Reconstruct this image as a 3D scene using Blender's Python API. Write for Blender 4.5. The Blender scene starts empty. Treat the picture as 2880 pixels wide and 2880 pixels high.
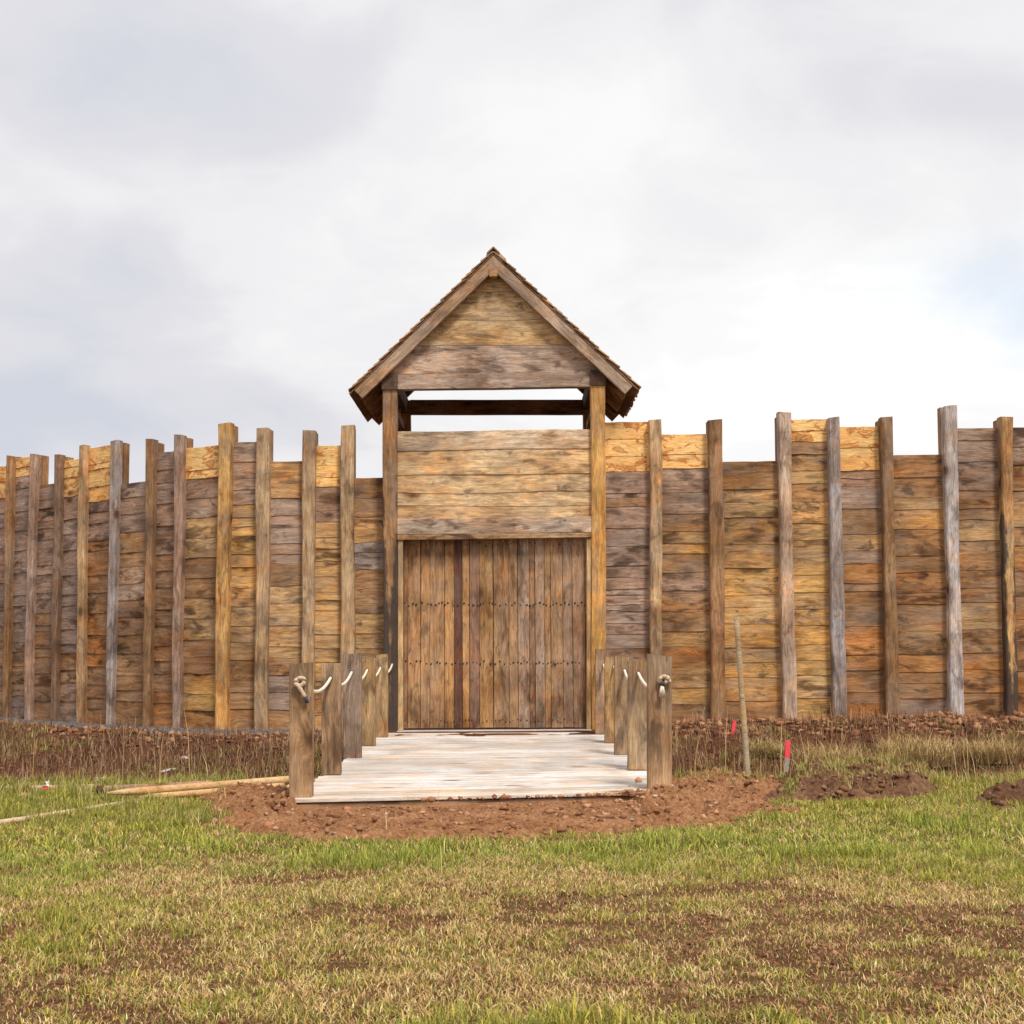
import bpy, bmesh, math, random
import numpy as np
from mathutils import Vector, Matrix
rng = random.Random(7)
nr = np.random.default_rng(11)
scn = bpy.context.scene
C = scn.collection
R = math.radians

# ------------------------------------------------------------------ camera
FPX, CX, CY = 3508.0, 1440.0, 1440.0
CAM = Vector((0, 0, 1.5))
pitch = math.atan(362 / FPX); yaw = R(0.13); roll = R(0.33)
Fw = Vector((math.sin(yaw) * math.cos(pitch), math.cos(yaw) * math.cos(pitch), math.sin(pitch)))
R0 = Vector((math.cos(yaw), -math.sin(yaw), 0)); U0 = R0.cross(Fw)
Rt = R0 * math.cos(roll) - U0 * math.sin(roll); Up = U0 * math.cos(roll) + R0 * math.sin(roll)
cd = bpy.data.cameras.new('camera'); cam = bpy.data.objects.new('camera', cd); C.objects.link(cam)
cam.matrix_world = Matrix(((Rt.x, Up.x, -Fw.x, CAM.x), (Rt.y, Up.y, -Fw.y, CAM.y), (Rt.z, Up.z, -Fw.z, CAM.z), (0, 0, 0, 1)))
cd.sensor_width = 36; cd.sensor_fit = 'HORIZONTAL'; cd.lens = 36 * FPX / 2880; cd.clip_end = 3000; cd.clip_start = 0.1
scn.camera = cam
scn.cycles.max_bounces = 5; scn.cycles.diffuse_bounces = 3; scn.cycles.glossy_bounces = 2; scn.cycles.transmission_bounces = 2

def ray(px, py): return Fw * FPX + Rt * (px - CX) - Up * (py - CY)
def at_y(px, py, Y):
    d = ray(px, py); return CAM + d * ((Y - CAM.y) / d.y)
def at_z(px, py, Z):
    d = ray(px, py); return CAM + d * ((Z - CAM.z) / d.z)

# ------------------------------------------------------------------ world, sun, exposure
SUN_EL, SUN_AZ = 57, 152           # azimuth clockwise from +Y (the view direction): behind the camera, to the right
w = bpy.data.worlds.new('World'); scn.world = w; w.use_nodes = True
def build_world():
    nt = w.node_tree; N = nt.nodes; L = nt.links; N.clear()
    out = N.new('ShaderNodeOutputWorld'); mixs = N.new('ShaderNodeMixShader')
    sky = N.new('ShaderNodeTexSky'); sky.sky_type = 'NISHITA'; sky.sun_disc = False
    sky.sun_elevation = R(SUN_EL); sky.sun_rotation = R(SUN_AZ)
    b1 = N.new('ShaderNodeBackground'); b1.inputs['Strength'].default_value = 0.15
    L.new(sky.outputs[0], b1.inputs['Color'])
    b2 = N.new('ShaderNodeBackground'); b2.inputs['Strength'].default_value = 1.0
    tc = N.new('ShaderNodeTexCoord')
    sep = N.new('ShaderNodeSeparateXYZ'); L.new(tc.outputs['Generated'], sep.inputs[0])
    def M(op, a, b=None, clamp=False):
        n = N.new('ShaderNodeMath'); n.operation = op; n.use_clamp = clamp
        for i, v in enumerate((a, b)):
            if v is None: continue
            if isinstance(v, (int, float)): n.inputs[i].default_value = v
            else: L.new(v, n.inputs[i])
        return n.outputs[0]
    # a flat cloud deck: direction projected on a plane overhead
    den = M('ADD', M('MAXIMUM', sep.outputs['Z'], 0.0), 0.22)
    comb = N.new('ShaderNodeCombineXYZ')
    L.new(M('DIVIDE', sep.outputs['X'], den), comb.inputs[0]); L.new(M('DIVIDE', sep.outputs['Y'], den), comb.inputs[1])
    def noise(scale, off, detail, rough, dist=0.0):
        mp = N.new('ShaderNodeMapping'); mp.inputs['Location'].default_value = off
        L.new(comb.outputs[0], mp.inputs[0])
        n = N.new('ShaderNodeTexNoise'); n.inputs['Scale'].default_value = scale; n.inputs['Detail'].default_value = detail
        n.inputs['Roughness'].default_value = rough; n.inputs['Distortion'].default_value = dist
        L.new(mp.outputs[0], n.inputs['Vector']); return n.outputs['Fac']
    def ramp(fac, stops):
        r = N.new('ShaderNodeValToRGB'); r.color_ramp.interpolation = 'EASE'
        e = r.color_ramp.elements
        while len(e) < len(stops): e.new(0.5)
        for el, (p, c) in zip(e, stops): el.position = p; el.color = (*c, 1)
        L.new(fac, r.inputs[0]); return r.outputs[0]
    # broad banks of cloud as soft lobes in direction, plus noise
    def lobe(px, py, rx, ry, tilt=0.0):
        d = ray(px, py).normalized()
        mp = N.new('ShaderNodeMapping'); mp.vector_type = 'TEXTURE'
        # an oval in direction: local frame around d
        q = d.to_track_quat('Z', 'Y'); q = q @ Matrix.Rotation(R(tilt), 4, 'Z').to_quaternion()
        mp.inputs['Rotation'].default_value = q.to_euler('XYZ')
        mp.inputs['Scale'].default_value = (rx / FPX, ry / FPX, 1)
        L.new(wv.outputs[0], mp.inputs[0])
        s = N.new('ShaderNodeSeparateXYZ'); L.new(mp.outputs[0], s.inputs[0])
        r2 = M('ADD', M('MULTIPLY', s.outputs[0], s.outputs[0]), M('MULTIPLY', s.outputs[1], s.outputs[1]))
        g = M('EXPONENT', M('MULTIPLY', r2, -1.0))
        return M('MULTIPLY', g, M('GREATER_THAN', s.outputs[2], 0.0))
    wn = N.new('ShaderNodeTexNoise'); wn.inputs['Scale'].default_value = 5.0; wn.inputs['Detail'].default_value = 4
    L.new(tc.outputs['Generated'], wn.inputs['Vector'])
    wm = N.new('ShaderNodeVectorMath'); wm.operation = 'MULTIPLY_ADD'
    L.new(wn.outputs['Color'], wm.inputs[0]); wm.inputs[1].default_value = (0.16, 0.16, 0.16)
    ws = N.new('ShaderNodeVectorMath'); ws.operation = 'SUBTRACT'; ws.inputs[1].default_value = (0.08, 0.08, 0.08)
    L.new(tc.outputs['Generated'], wm.inputs[2]); L.new(wm.outputs[0], ws.inputs[0]); wv = ws
    big = noise(1.1, (3.1, 7.4, 0), 5, 0.5, 0.5)
    fine = noise(3.4, (1.0, 2.0, 4.0), 9, 0.58, 0.6)
    v = M('ADD', M('MULTIPLY', big, 0.35), M('MULTIPLY', fine, 0.42))
    v = M('ADD', v, 0.34)                     # ~0.7 mean
    for px, py, rx, ry, t, a in LOBES:
        v = M('ADD', v, M('MULTIPLY', lobe(px, py, rx, ry, t), a))
    colr = ramp(v, [(0.28, (0.48, 0.50, 0.555)), (0.50, (0.56, 0.56, 0.595)), (0.68, (0.655, 0.652, 0.665)), (0.85, (0.72, 0.72, 0.722)), (1.0, (0.83, 0.83, 0.825))])
    L.new(colr, b2.inputs['Color'])
    hole = lobe(2860, 850, 260, 110, -15)
    cov = M('SUBTRACT', 1.0, M('MULTIPLY', hole, 0.30), True)
    L.new(cov, mixs.inputs[0]); L.new(b1.outputs[0], mixs.inputs[1]); L.new(b2.outputs[0], mixs.inputs[2])
    L.new(mixs.outputs[0], out.inputs[0])
LOBES = [(350, 250, 620, 260, 0, -0.30), (150, 850, 700, 200, 0, -0.30), (100, 1180, 800, 130, 0, -0.40), (60, 90, 200, 120, 0, 0.12),
         (1500, 480, 800, 300, 0, 0.14), (2600, 330, 420, 200, 0, -0.20), (1900, 40, 900, 120, 0, -0.15),
         (2400, 1050, 900, 260, 0, 0.25), (800, 950, 250, 120, 0, 0.12)]
build_world()
sd = bpy.data.lights.new('sun', 'SUN'); sun = bpy.data.objects.new('sun', sd); C.objects.link(sun)
sd.energy = 2.7; sd.angle = R(11); sd.color = (1.0, 0.95, 0.87)
az, el = R(SUN_AZ), R(SUN_EL)
sdir = Vector((math.sin(az) * math.cos(el), math.cos(az) * math.cos(el), math.sin(el)))
sun.rotation_euler = sdir.to_track_quat('Z', 'Y').to_euler(); sun.location = (8, -8, 12)
vs = scn.view_settings; vs.view_transform = 'Standard'; vs.look = 'None'; vs.gamma = 1; vs.exposure = 0.42; vs.use_curve_mapping = False

# ------------------------------------------------------------------ noise in numpy
def _hash(ix, iy, s):
    n = (ix.astype(np.int64) * 374761393 + iy.astype(np.int64) * 668265263 + s * 974711) & 0x7fffffff
    n = ((n ^ (n >> 13)) * 1274126177) & 0x7fffffff
    return ((n ^ (n >> 16)) & 0xffff) / 65535.0
def vnoise(x, y, s=0):
    x = np.asarray(x, float); y = np.asarray(y, float)
    ix = np.floor(x); iy = np.floor(y); fx = x - ix; fy = y - iy
    fx = fx * fx * (3 - 2 * fx); fy = fy * fy * (3 - 2 * fy)
    a = _hash(ix, iy, s); b = _hash(ix + 1, iy, s); c = _hash(ix, iy + 1, s); d = _hash(ix + 1, iy + 1, s)
    return (a * (1 - fx) + b * fx) * (1 - fy) + (c * (1 - fx) + d * fx) * fy
def fbm(x, y, s=0, o=4):
    t = 0; a = 0.5; n = 0
    for k in range(o):
        t = t + a * vnoise(x * 2 ** k, y * 2 ** k, s + k * 17); n += a; a *= 0.5
    return t / n
def sstep(e0, e1, x):
    t = np.clip((np.asarray(x, float) - e0) / (e1 - e0), 0, 1); return t * t * (3 - 2 * t)

# ------------------------------------------------------------------ object helpers
W = {}
def link(o, mw, parent=None):
    C.objects.link(o); W[o] = mw.copy()
    if parent is not None:
        o.parent = parent; o.matrix_parent_inverse = W[parent].inverted()
    o.matrix_basis = mw
    return o
def tag(o, label=None, cat=None, group=None, kind=None):
    if label: o['label'] = label
    if cat: o['category'] = cat
    if group: o['group'] = group
    if kind: o['kind'] = kind
    return o
def empty(name, loc, label, cat, group=None):
    o = bpy.data.objects.new(name, None); o.empty_display_size = 0.2
    link(o, Matrix.Translation(loc)); return tag(o, label, cat, group)
def mesh_obj(name, verts, faces, mat, mw=None, parent=None, color=None, smooth=False):
    me = bpy.data.meshes.new(name); me.from_pydata([tuple(v) for v in verts], [], faces); me.update()
    if smooth: me.polygons.foreach_set('use_smooth', [True] * len(me.polygons))
    if mat: me.materials.append(mat)
    o = bpy.data.objects.new(name, me)
    if color: o.color = color
    return link(o, mw or Matrix(), parent)
def np_mesh(name, co, tri, mat, cols=None, quads=False, smooth=False):
    me = bpy.data.meshes.new(name); k = 4 if quads else 3
    me.vertices.add(len(co)); me.vertices.foreach_set('co', np.ascontiguousarray(co, np.float32).ravel())
    me.loops.add(tri.size); me.loops.foreach_set('vertex_index', np.ascontiguousarray(tri, np.int32).ravel())
    me.polygons.add(len(tri)); me.polygons.foreach_set('loop_start', np.arange(0, tri.size, k, dtype=np.int32))
    me.polygons.foreach_set('loop_total', np.full(len(tri), k, np.int32))
    if smooth: me.polygons.foreach_set('use_smooth', np.ones(len(tri), bool))
    if cols is not None:
        a = me.attributes.new('Col', 'FLOAT_COLOR', 'POINT')
        c4 = np.ones((len(co), 4), np.float32); c4[:, :3] = cols; a.data.foreach_set('color', c4.ravel())
    me.update(calc_edges=True); me.validate()
    if mat: me.materials.append(mat)
    o = bpy.data.objects.new(name, me); return link(o, Matrix())

# ------------------------------------------------------------------ materials
def newmat(name):
    m = bpy.data.materials.new(name); m.use_nodes = True
    nt = m.node_tree; return m, nt.nodes, nt.links, nt.nodes['Principled BSDF']
def wood_mat(name, weather=0.5, stain=0.5, newish=False, dark_edge=False, spec=0.2, rough=0.8, grain=1.0, mott=1.0):
    m, N, L, P = newmat(name)
    P.inputs['Roughness'].default_value = rough; P.inputs['Specular IOR Level'].default_value = spec
    tc = N.new('ShaderNodeTexCoord'); oi = N.new('ShaderNodeObjectInfo')
    rv = N.new('ShaderNodeVectorMath'); rv.operation = 'MULTIPLY_ADD'
    cr = N.new('ShaderNodeCombineXYZ')
    for i in range(3): L.new(oi.outputs['Random'], cr.inputs[i])
    L.new(cr.outputs[0], rv.inputs[0]); rv.inputs[1].default_value = (137.0, 91.0, 53.0); L.new(tc.outputs['Object'], rv.inputs[2])
    base_v = rv.outputs[0]
    def mapped(sc, src):
        n = N.new('ShaderNodeVectorMath'); n.operation = 'MULTIPLY'; n.inputs[1].default_value = sc; L.new(src, n.inputs[0]); return n.outputs[0]
    def noise(vec, scale, detail=4, rough=0.55, dist=0.0):
        n = N.new('ShaderNodeTexNoise'); n.inputs['Scale'].default_value = scale; n.inputs['Detail'].default_value = detail
        n.inputs['Roughness'].default_value = rough; n.inputs['Distortion'].default_value = dist; L.new(vec, n.inputs['Vector']); return n
    def mr(v, a, b, c=0.0, d=1.0):
        n = N.new('ShaderNodeMapRange'); n.interpolation_type = 'SMOOTHSTEP'
        n.inputs[1].default_value = a; n.inputs[2].default_value = b; n.inputs[3].default_value = c; n.inputs[4].default_value = d
        L.new(v, n.inputs[0]); return n.outputs[0]
    def M(op, a, b):
        n = N.new('ShaderNodeMath'); n.operation = op
        for i, v in enumerate((a, b)):
            if isinstance(v, (int, float)): n.inputs[i].default_value = v
            else: L.new(v, n.inputs[i])
        return n.outputs[0]
    def mix(f, a, b, bt='MIX'):
        n = N.new('ShaderNodeMix'); n.data_type = 'RGBA'; n.blend_type = bt
        for s, v in ((n.inputs[0], f), (n.inputs[6], a), (n.inputs[7], b)):
            if isinstance(v, (int, float)): s.default_value = v
            elif isinstance(v, tuple): s.default_value = (*v, 1)
            else: L.new(v, s)
        return n.outputs[2]
    # knots: sparse ovals that also push the grain aside
    vk = N.new('ShaderNodeTexVoronoi'); vk.inputs['Scale'].default_value = 1.0; vk.feature = 'F1'
    wob = noise(base_v, 9.0, 3)
    kv = N.new('ShaderNodeVectorMath'); kv.operation = 'MULTIPLY_ADD'
    L.new(wob.outputs['Color'], kv.inputs[0]); kv.inputs[1].default_value = (0.10, 0.08, 0.08); L.new(mapped((1.5, 2.6, 2.0), base_v), kv.inputs[2])
    L.new(kv.outputs[0], vk.inputs['Vector'])
    kd = vk.outputs['Distance']
    sepc = N.new('ShaderNodeSeparateColor'); L.new(vk.outputs['Color'], sepc.inputs[0])
    ksize = mr(sepc.outputs[0], 0.25, 0.8, 0.0, 1.0)
    knot = M('MULTIPLY', mr(kd, 0.05, 0.20, 1.0, 0.0), ksize)
    halo = M('MULTIPLY', mr(kd, 0.08, 0.42, 1.0, 0.0), ksize)
    # grain
    gv = N.new('ShaderNodeVectorMath'); gv.operation = 'MULTIPLY_ADD'
    lw = noise(mapped((0.9, 2.2, 2.2), base_v), 1.0, 2)
    L.new(lw.outputs['Color'], gv.inputs[0]); gv.inputs[1].default_value = (0.0, 0.16, 0.16)
    gh = N.new('ShaderNodeCombineXYZ'); L.new(M('MULTIPLY', halo, 0.09), gh.inputs[1])
    ga = N.new('ShaderNodeVectorMath'); L.new(base_v, ga.inputs[0]); L.new(gh.outputs[0], ga.inputs[1]); L.new(ga.outputs[0], gv.inputs[2])
    g1 = noise(mapped((1.5, 17, 17), gv.outputs[0]), 1.0, 6, 0.68).outputs['Fac']
    g2 = noise(mapped((5.0, 80, 80), gv.outputs[0]), 1.0, 4, 0.7).outputs['Fac']
    # weather
    w1 = noise(mapped((1.1, 3.4, 3.0), base_v), 1.0, 5, 0.6, 0.4).outputs['Fac']
    w2 = noise(mapped((2.2, 5.0, 4.0), base_v), 1.3, 5, 0.65, 0.6).outputs['Fac']
    w3 = noise(base_v, 0.9, 3, 0.5).outputs['Fac']
    saw = noise(mapped((22, 2.6, 2.0), base_v), 1.0, 3, 0.7).outputs['Fac']
    geo = N.new('ShaderNodeNewGeometry').outputs['Position']
    wa = noise(mapped((1.0, 1.0, 1.3), geo), 0.85, 4, 0.6, 0.3).outputs['Fac']     # weathering that runs over neighbouring boards
    wb = noise(mapped((1.0, 1.0, 1.8), geo), 2.1, 5, 0.62, 0.4).outputs['Fac']
    col = oi.outputs['Color']
    col = mix(mott, col, mix(mr(g1, 0.25, 0.75), (0.60, 0.57, 0.54), (1.25, 1.26, 1.27)), 'MULTIPLY')
    col = mix(mott, col, mix(mr(wa, 0.32, 0.68), (1.18, 1.17, 1.16), (0.62, 0.57, 0.53)), 'MULTIPLY')
    col = mix(M('MULTIPLY', mr(wb, 0.50, 0.66), 0.45), col, mix(1.0, col, (1.12, 0.80, 0.48), 'MULTIPLY'))
    col = mix(0.9 * grain, col, mix(mr(g2, 0.25, 0.75), (0.55, 0.53, 0.51), (1.32, 1.32, 1.32)), 'MULTIPLY')
    col = mix(0.28, col, mix(saw, (0.68, 0.68, 0.68), (1.30, 1.30, 1.30)), 'MULTIPLY')
    col = mix(M('MULTIPLY', mr(w3, 0.42, 0.62), 0.35), col, mix(1.0, col, (1.15, 0.84, 0.55), 'MULTIPLY'))
    gtone = mix(0.35, mix(g2, (0.15, 0.115, 0.095), (0.44, 0.355, 0.30)), mix(1.0, col, (0.72, 0.70, 0.72), 'MULTIPLY'))
    col = mix(M('MULTIPLY', mr(w1, 0.44, 0.70), weather), col, gtone)
    if newish:
        # tannin bleeding: hard-edged reddish blots
        nb = noise(mapped((2.0, 4.0, 3.0), base_v), 1.2, 5, 0.65, 1.2).outputs['Fac']
        blot = mr(nb, 0.530, 0.560); rim = M('MULTIPLY', blot, mr(nb, 0.560, 0.66, 1.0, 0.45))
        col = mix(M('MULTIPLY', rim, 0.85), col, (0.42, 0.125, 0.025))
    w4 = noise(mapped((1.9, 5.2, 4.5), base_v), 1.0, 4, 0.55, 0.5).outputs['Fac']
    w5 = noise(base_v, 0.55, 2, 0.5).outputs['Fac']
    st = M('MULTIPLY', M('MULTIPLY', mr(w2, 0.54, 0.68), stain), oi.outputs['Alpha'])
    st2 = M('MULTIPLY', M('MULTIPLY', M('MULTIPLY', mr(w4, 0.47, 0.66), mr(w5, 0.33, 0.55)), stain), oi.outputs['Alpha'])
    col = mix(st2, col, mix(1.0, col, (0.27, 0.23, 0.21), 'MULTIPLY'))
    col = mix(M('MULTIPLY', st, 0.8), col, (0.060, 0.040, 0.030))
    col = mix(M('MULTIPLY', halo, 0.6), col, mix(1.0, col, (0.62, 0.46, 0.34), 'MULTIPLY'))
    col = mix(M('MULTIPLY', knot, 0.85), col, (0.060, 0.030, 0.018))
    # long drying checks
    ck = noise(mapped((1.3, 42, 30), gv.outputs[0]), 1.0, 2, 0.5).outputs['Fac']
    crack = mr(ck, 0.71, 0.745)
    col = mix(M('MULTIPLY', crack, 0.7), col, (0.035, 0.024, 0.018))
    if dark_edge:
        sp = N.new('ShaderNodeSeparateXYZ'); L.new(tc.outputs['Object'], sp.inputs[0])
        ed = N.new('ShaderNodeMath'); ed.operation = 'ABSOLUTE'; L.new(sp.outputs[1], ed.inputs[0])
        en = noise(mapped((1.4, 4, 4), base_v), 1.0, 4, 0.6, 0.5).outputs['Fac']
        # bark left on the arrises towards the foot of the post (local x runs down to up)
        foot = mr(sp.outputs[0], -1.8, 2.6, 0.095, -0.06)
        en2 = noise(mapped((2.6, 7, 7), base_v), 1.0, 4, 0.65, 1.0).outputs['Fac']
        e = M('ADD', M('ADD', ed.outputs[0], M('ADD', M('MULTIPLY', en, 0.26), M('MULTIPLY', en2, 0.18))), foot)
        col = mix(M('MULTIPLY', mr(e, 0.285, 0.345), 0.88), col, (0.040, 0.032, 0.030))
    L.new(col, P.inputs['Base Color'])
    bh = M('ADD', M('MULTIPLY', g2, 0.6), M('SUBTRACT', M('MULTIPLY', g1, 1.0), M('MULTIPLY', crack, 1.2)))
    bh = M('ADD', bh, M('MULTIPLY', saw, 0.12))
    bp = N.new('ShaderNodeBump'); bp.inputs['Strength'].default_value = 0.55; bp.inputs['Distance'].default_value = 0.008
    L.new(bh, bp.inputs['Height']); L.new(bp.outputs[0], P.inputs['Normal'])
    return m
WOOD = wood_mat('weathered_oak', 0.6, 0.95)
POSTW = wood_mat('oak_post', 0.55, 0.7)
BARKY = wood_mat('oak_post_with_bark', 0.5, 0.5, dark_edge=True)
NEWW = wood_mat('fresh_sawn_oak', 0.0, 0.15, newish=True, mott=0.35)
DOORW = wood_mat('door_oak', 0.4, 0.9)
DECKW = wood_mat('bleached_deck_board', 0.12, 0.25, mott=0.5, spec=0.45, rough=0.5, grain=0.6)
POLEW = wood_mat('peeled_pole', 0.2, 0.3, mott=0.5)
SHINW = wood_mat('cleft_shingle', 0.15, 0.4)

def soil_mat(name, c_dark, c_mid, c_lite, scale=1.0, bump=0.02, thatch=None):
    m, N, L, P = newmat(name); P.inputs['Roughness'].default_value = 0.95; P.inputs['Specular IOR Level'].default_value = 0.1
    tc = N.new('ShaderNodeTexCoord')
    def noise(s, d, r=0.6):
        n = N.new('ShaderNodeTexNoise'); n.inputs['Scale'].default_value = s * scale; n.inputs['Detail'].default_value = d; n.inputs['Roughness'].default_value = r
        L.new(tc.outputs['Object'], n.inputs['Vector']); return n.outputs['Fac']
    n1 = noise(2.2, 5); n2 = noise(26, 6, 0.7); n3 = noise(0.8, 3)
    r = N.new('ShaderNodeValToRGB'); e = r.color_ramp.elements; e.new(0.5)
    for el_, (p, c) in zip(e, ((0.30, c_dark), (0.5, c_mid), (0.72, c_lite))): el_.position = p; el_.color = (*c, 1)
    a = N.new('ShaderNodeMath'); a.operation = 'MULTIPLY_ADD'; L.new(n2, a.inputs[0]); a.inputs[1].default_value = 0.62
    b = N.new('ShaderNodeMath'); b.operation = 'MULTIPLY'; L.new(n1, b.inputs[0]); b.inputs[1].default_value = 0.38; L.new(b.outputs[0], a.inputs[2])
    L.new(a.outputs[0], r.inputs[0]); col = r.outputs[0]
    if thatch:
        mx = N.new('ShaderNodeMix'); mx.data_type = 'RGBA'
        mr = N.new('ShaderNodeMapRange'); mr.inputs[1].default_value = 0.40; mr.inputs[2].default_value = 0.62; L.new(n3, mr.inputs[0])
        mm = N.new('ShaderNodeMath'); mm.operation = 'MULTIPLY'; L.new(mr.outputs[0], mm.inputs[0]); mm.inputs[1].default_value = 0.55
        L.new(mm.outputs[0], mx.inputs[0]); L.new(col, mx.inputs[6]); mx.inputs[7].default_value = (*thatch, 1); col = mx.outputs[2]
    L.new(col, P.inputs['Base Color'])
    bp = N.new('ShaderNodeBump'); bp.inputs['Strength'].default_value = 0.9; bp.inputs['Distance'].default_value = bump
    L.new(n2, bp.inputs['Height']); L.new(bp.outputs[0], P.inputs['Normal']); return m
GROUND = soil_mat('lawn_soil', (0.055, 0.024, 0.012), (0.16, 0.075, 0.034), (0.36, 0.205, 0.095), 1.8, 0.06, (0.22, 0.155, 0.055))
SOIL = soil_mat('red_brown_soil', (0.085, 0.031, 0.014), (0.41, 0.190, 0.086), (0.66, 0.40, 0.225), 1.0, 0.08)
SODM = soil_mat('dark_sod', (0.055, 0.025, 0.015), (0.15, 0.072, 0.040), (0.31, 0.19, 0.105), 1.0, 0.03)
def flat_mat(name, col, rough=0.8, var=0.25, nscale=20, metal=0.0):
    m, N, L, P = newmat(name); P.inputs['Roughness'].default_value = rough; P.inputs['Metallic'].default_value = metal
    P.inputs['Specular IOR Level'].default_value = 0.25
    tc = N.new('ShaderNodeTexCoord'); n = N.new('ShaderNodeTexNoise'); n.inputs['Scale'].default_value = nscale; n.inputs['Detail'].default_value = 5
    L.new(tc.outputs['Object'], n.inputs['Vector'])
    mx = N.new('ShaderNodeMix'); mx.data_type = 'RGBA'; L.new(n.outputs['Fac'], mx.inputs[0])
    mx.inputs[6].default_value = (*[c * (1 - 2 * var) for c in col], 1); mx.inputs[7].default_value = (*[min(1, c * (1 + 2 * var)) for c in col], 1)
    L.new(mx.outputs[2], P.inputs['Base Color']); return m
def blade_mat(name, trans=0.3, rough=0.6):
    m, N, L, P = newmat(name); P.inputs['Roughness'].default_value = rough; P.inputs['Specular IOR Level'].default_value = 0.2
    a = N.new('ShaderNodeAttribute'); a.attribute_name = 'Col'; L.new(a.outputs['Color'], P.inputs['Base Color'])
    t = N.new('ShaderNodeBsdfTranslucent'); L.new(a.outputs['Color'], t.inputs['Color'])
    ms = N.new('ShaderNodeMixShader'); ms.inputs[0].default_value = trans
    L.new(P.outputs[0], ms.inputs[1]); L.new(t.outputs[0], ms.inputs[2]); L.new(ms.outputs[0], N['Material Output'].inputs[0]); return m
BLADE = blade_mat('grass_blade'); WEED = blade_mat('dead_stem', 0.1, 0.8)
CLOD = blade_mat('soil_clod', 0.0, 0.95)
ROPE = flat_mat('cream_rope', (0.66, 0.58, 0.47), 0.85, 0.15, 90)
ROPED = flat_mat('worn_rope', (0.52, 0.40, 0.28), 0.9, 0.25, 120)
WHIP = flat_mat('dark_whipping_twine', (0.04, 0.04, 0.07), 0.7, 0.2)
IRON = flat_mat('black_iron', (0.022, 0.019, 0.020), 0.55, 0.3, 60)
PINK = flat_mat('pink_marker_paint', (0.80, 0.075, 0.10), 0.6, 0.10, 40)
STAKEW = flat_mat('grey_stake_wood', (0.34, 0.28, 0.235), 0.85, 0.25, 30)
STONE = flat_mat('pale_stone', (0.48, 0.40, 0.34), 0.9, 0.2, 14)
GRAV = flat_mat('grey_gravel', (0.115, 0.11, 0.112), 0.85, 0.35, 30)
PLASTW = flat_mat('white_plastic', (0.75, 0.72, 0.70), 0.5, 0.08, 20)
PLASTR = flat_mat('red_plastic', (0.62, 0.07, 0.07), 0.5, 0.15, 20)

# ------------------------------------------------------------------ timber builder: length on local X, width on Y, outward face on +Z
def frame_mat(p0, p1, normal):
    x = (p1 - p0).normalized(); z = (normal - x * normal.dot(x)).normalized(); y = z.cross(x)
    c = (p0 + p1) / 2
    return Matrix(((x.x, y.x, z.x, c.x), (x.y, y.y, z.y, c.y), (x.z, y.z, z.z, c.z), (0, 0, 0, 1)))
def timber(name, p0, p1, w_, d_, mat, parent=None, color=(0.5, 0.33, 0.17, 1), normal=Vector((0, -1, 0)), segs=4, jit=0.0, cham=0.008, w1=None, wav=0.0, slant=0.0):
    """a sawn timber from p0 to p1; the front face is centred on the line p0-p1, the body lies behind it"""
    mw = frame_mat(p0, p1, normal); Ln = (p1 - p0).length; hw = w_ / 2; hw1 = (w1 if w1 else w_) / 2
    vs_, fs = [], []; c = cham
    ph = rng.uniform(0, 6.28); ph2 = rng.uniform(0, 6.28); fr = rng.uniform(0.7, 1.5)
    for i in range(segs + 1):
        t = i / segs; x = (t - 0.5) * Ln; h = hw + (hw1 - hw) * t
        ja = rng.uniform(-jit, jit) + wav * math.sin(ph + fr * t * 6.28); jb = rng.uniform(-jit, jit) + wav * math.sin(ph2 + 1.3 * fr * t * 6.28)
        jz = rng.uniform(-jit, jit) * 0.3
        lo, hi = -h + ja, h + jb
        sl = (slant if i == segs else 0)
        ring = [(lo, -c + jz), (lo + c, jz), (hi - c, jz), (hi, -c + jz), (hi, -d_ + c), (hi - c, -d_), (lo + c, -d_), (lo, -d_ + c)]
        vs_ += [(x + sl * (y / h), y, z) for y, z in ring]
    for i in range(segs):
        for k in range(8):
            a = i * 8 + k; b = i * 8 + (k + 1) % 8
            fs.append((a, b, b + 8, a + 8))
    fs.append(tuple(range(7, -1, -1))); n = segs * 8; fs.append(tuple(range(n, n + 8)))
    return mesh_obj(name, vs_, fs, mat, mw, parent, color)
def prism(name, front, back_off, mat, parent=None, color=(0.5, 0.33, 0.17, 1), xdir=None):
    """a flat board from a front outline of world points (counter-clockwise seen from outside), pushed back by back_off"""
    c = sum(front, Vector()) / len(front); x = (xdir or (front[1] - front[0])).normalized(); z = -back_off.normalized(); z = (z - x * z.dot(x)).normalized(); y = z.cross(x)
    mw = Matrix(((x.x, y.x, z.x, c.x), (x.y, y.y, z.y, c.y), (x.z, y.z, z.z, c.z), (0, 0, 0, 1))); inv = mw.inverted()
    n = len(front); vs_ = [inv @ p for p in front] + [inv @ (p + back_off) for p in front]
    fs = [tuple(range(n)), tuple(range(2 * n - 1, n - 1, -1))] + [(i, i + n, (i + 1) % n + n, (i + 1) % n) for i in range(n)]
    return mesh_obj(name, vs_, fs, mat, mw, parent, color)
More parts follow.
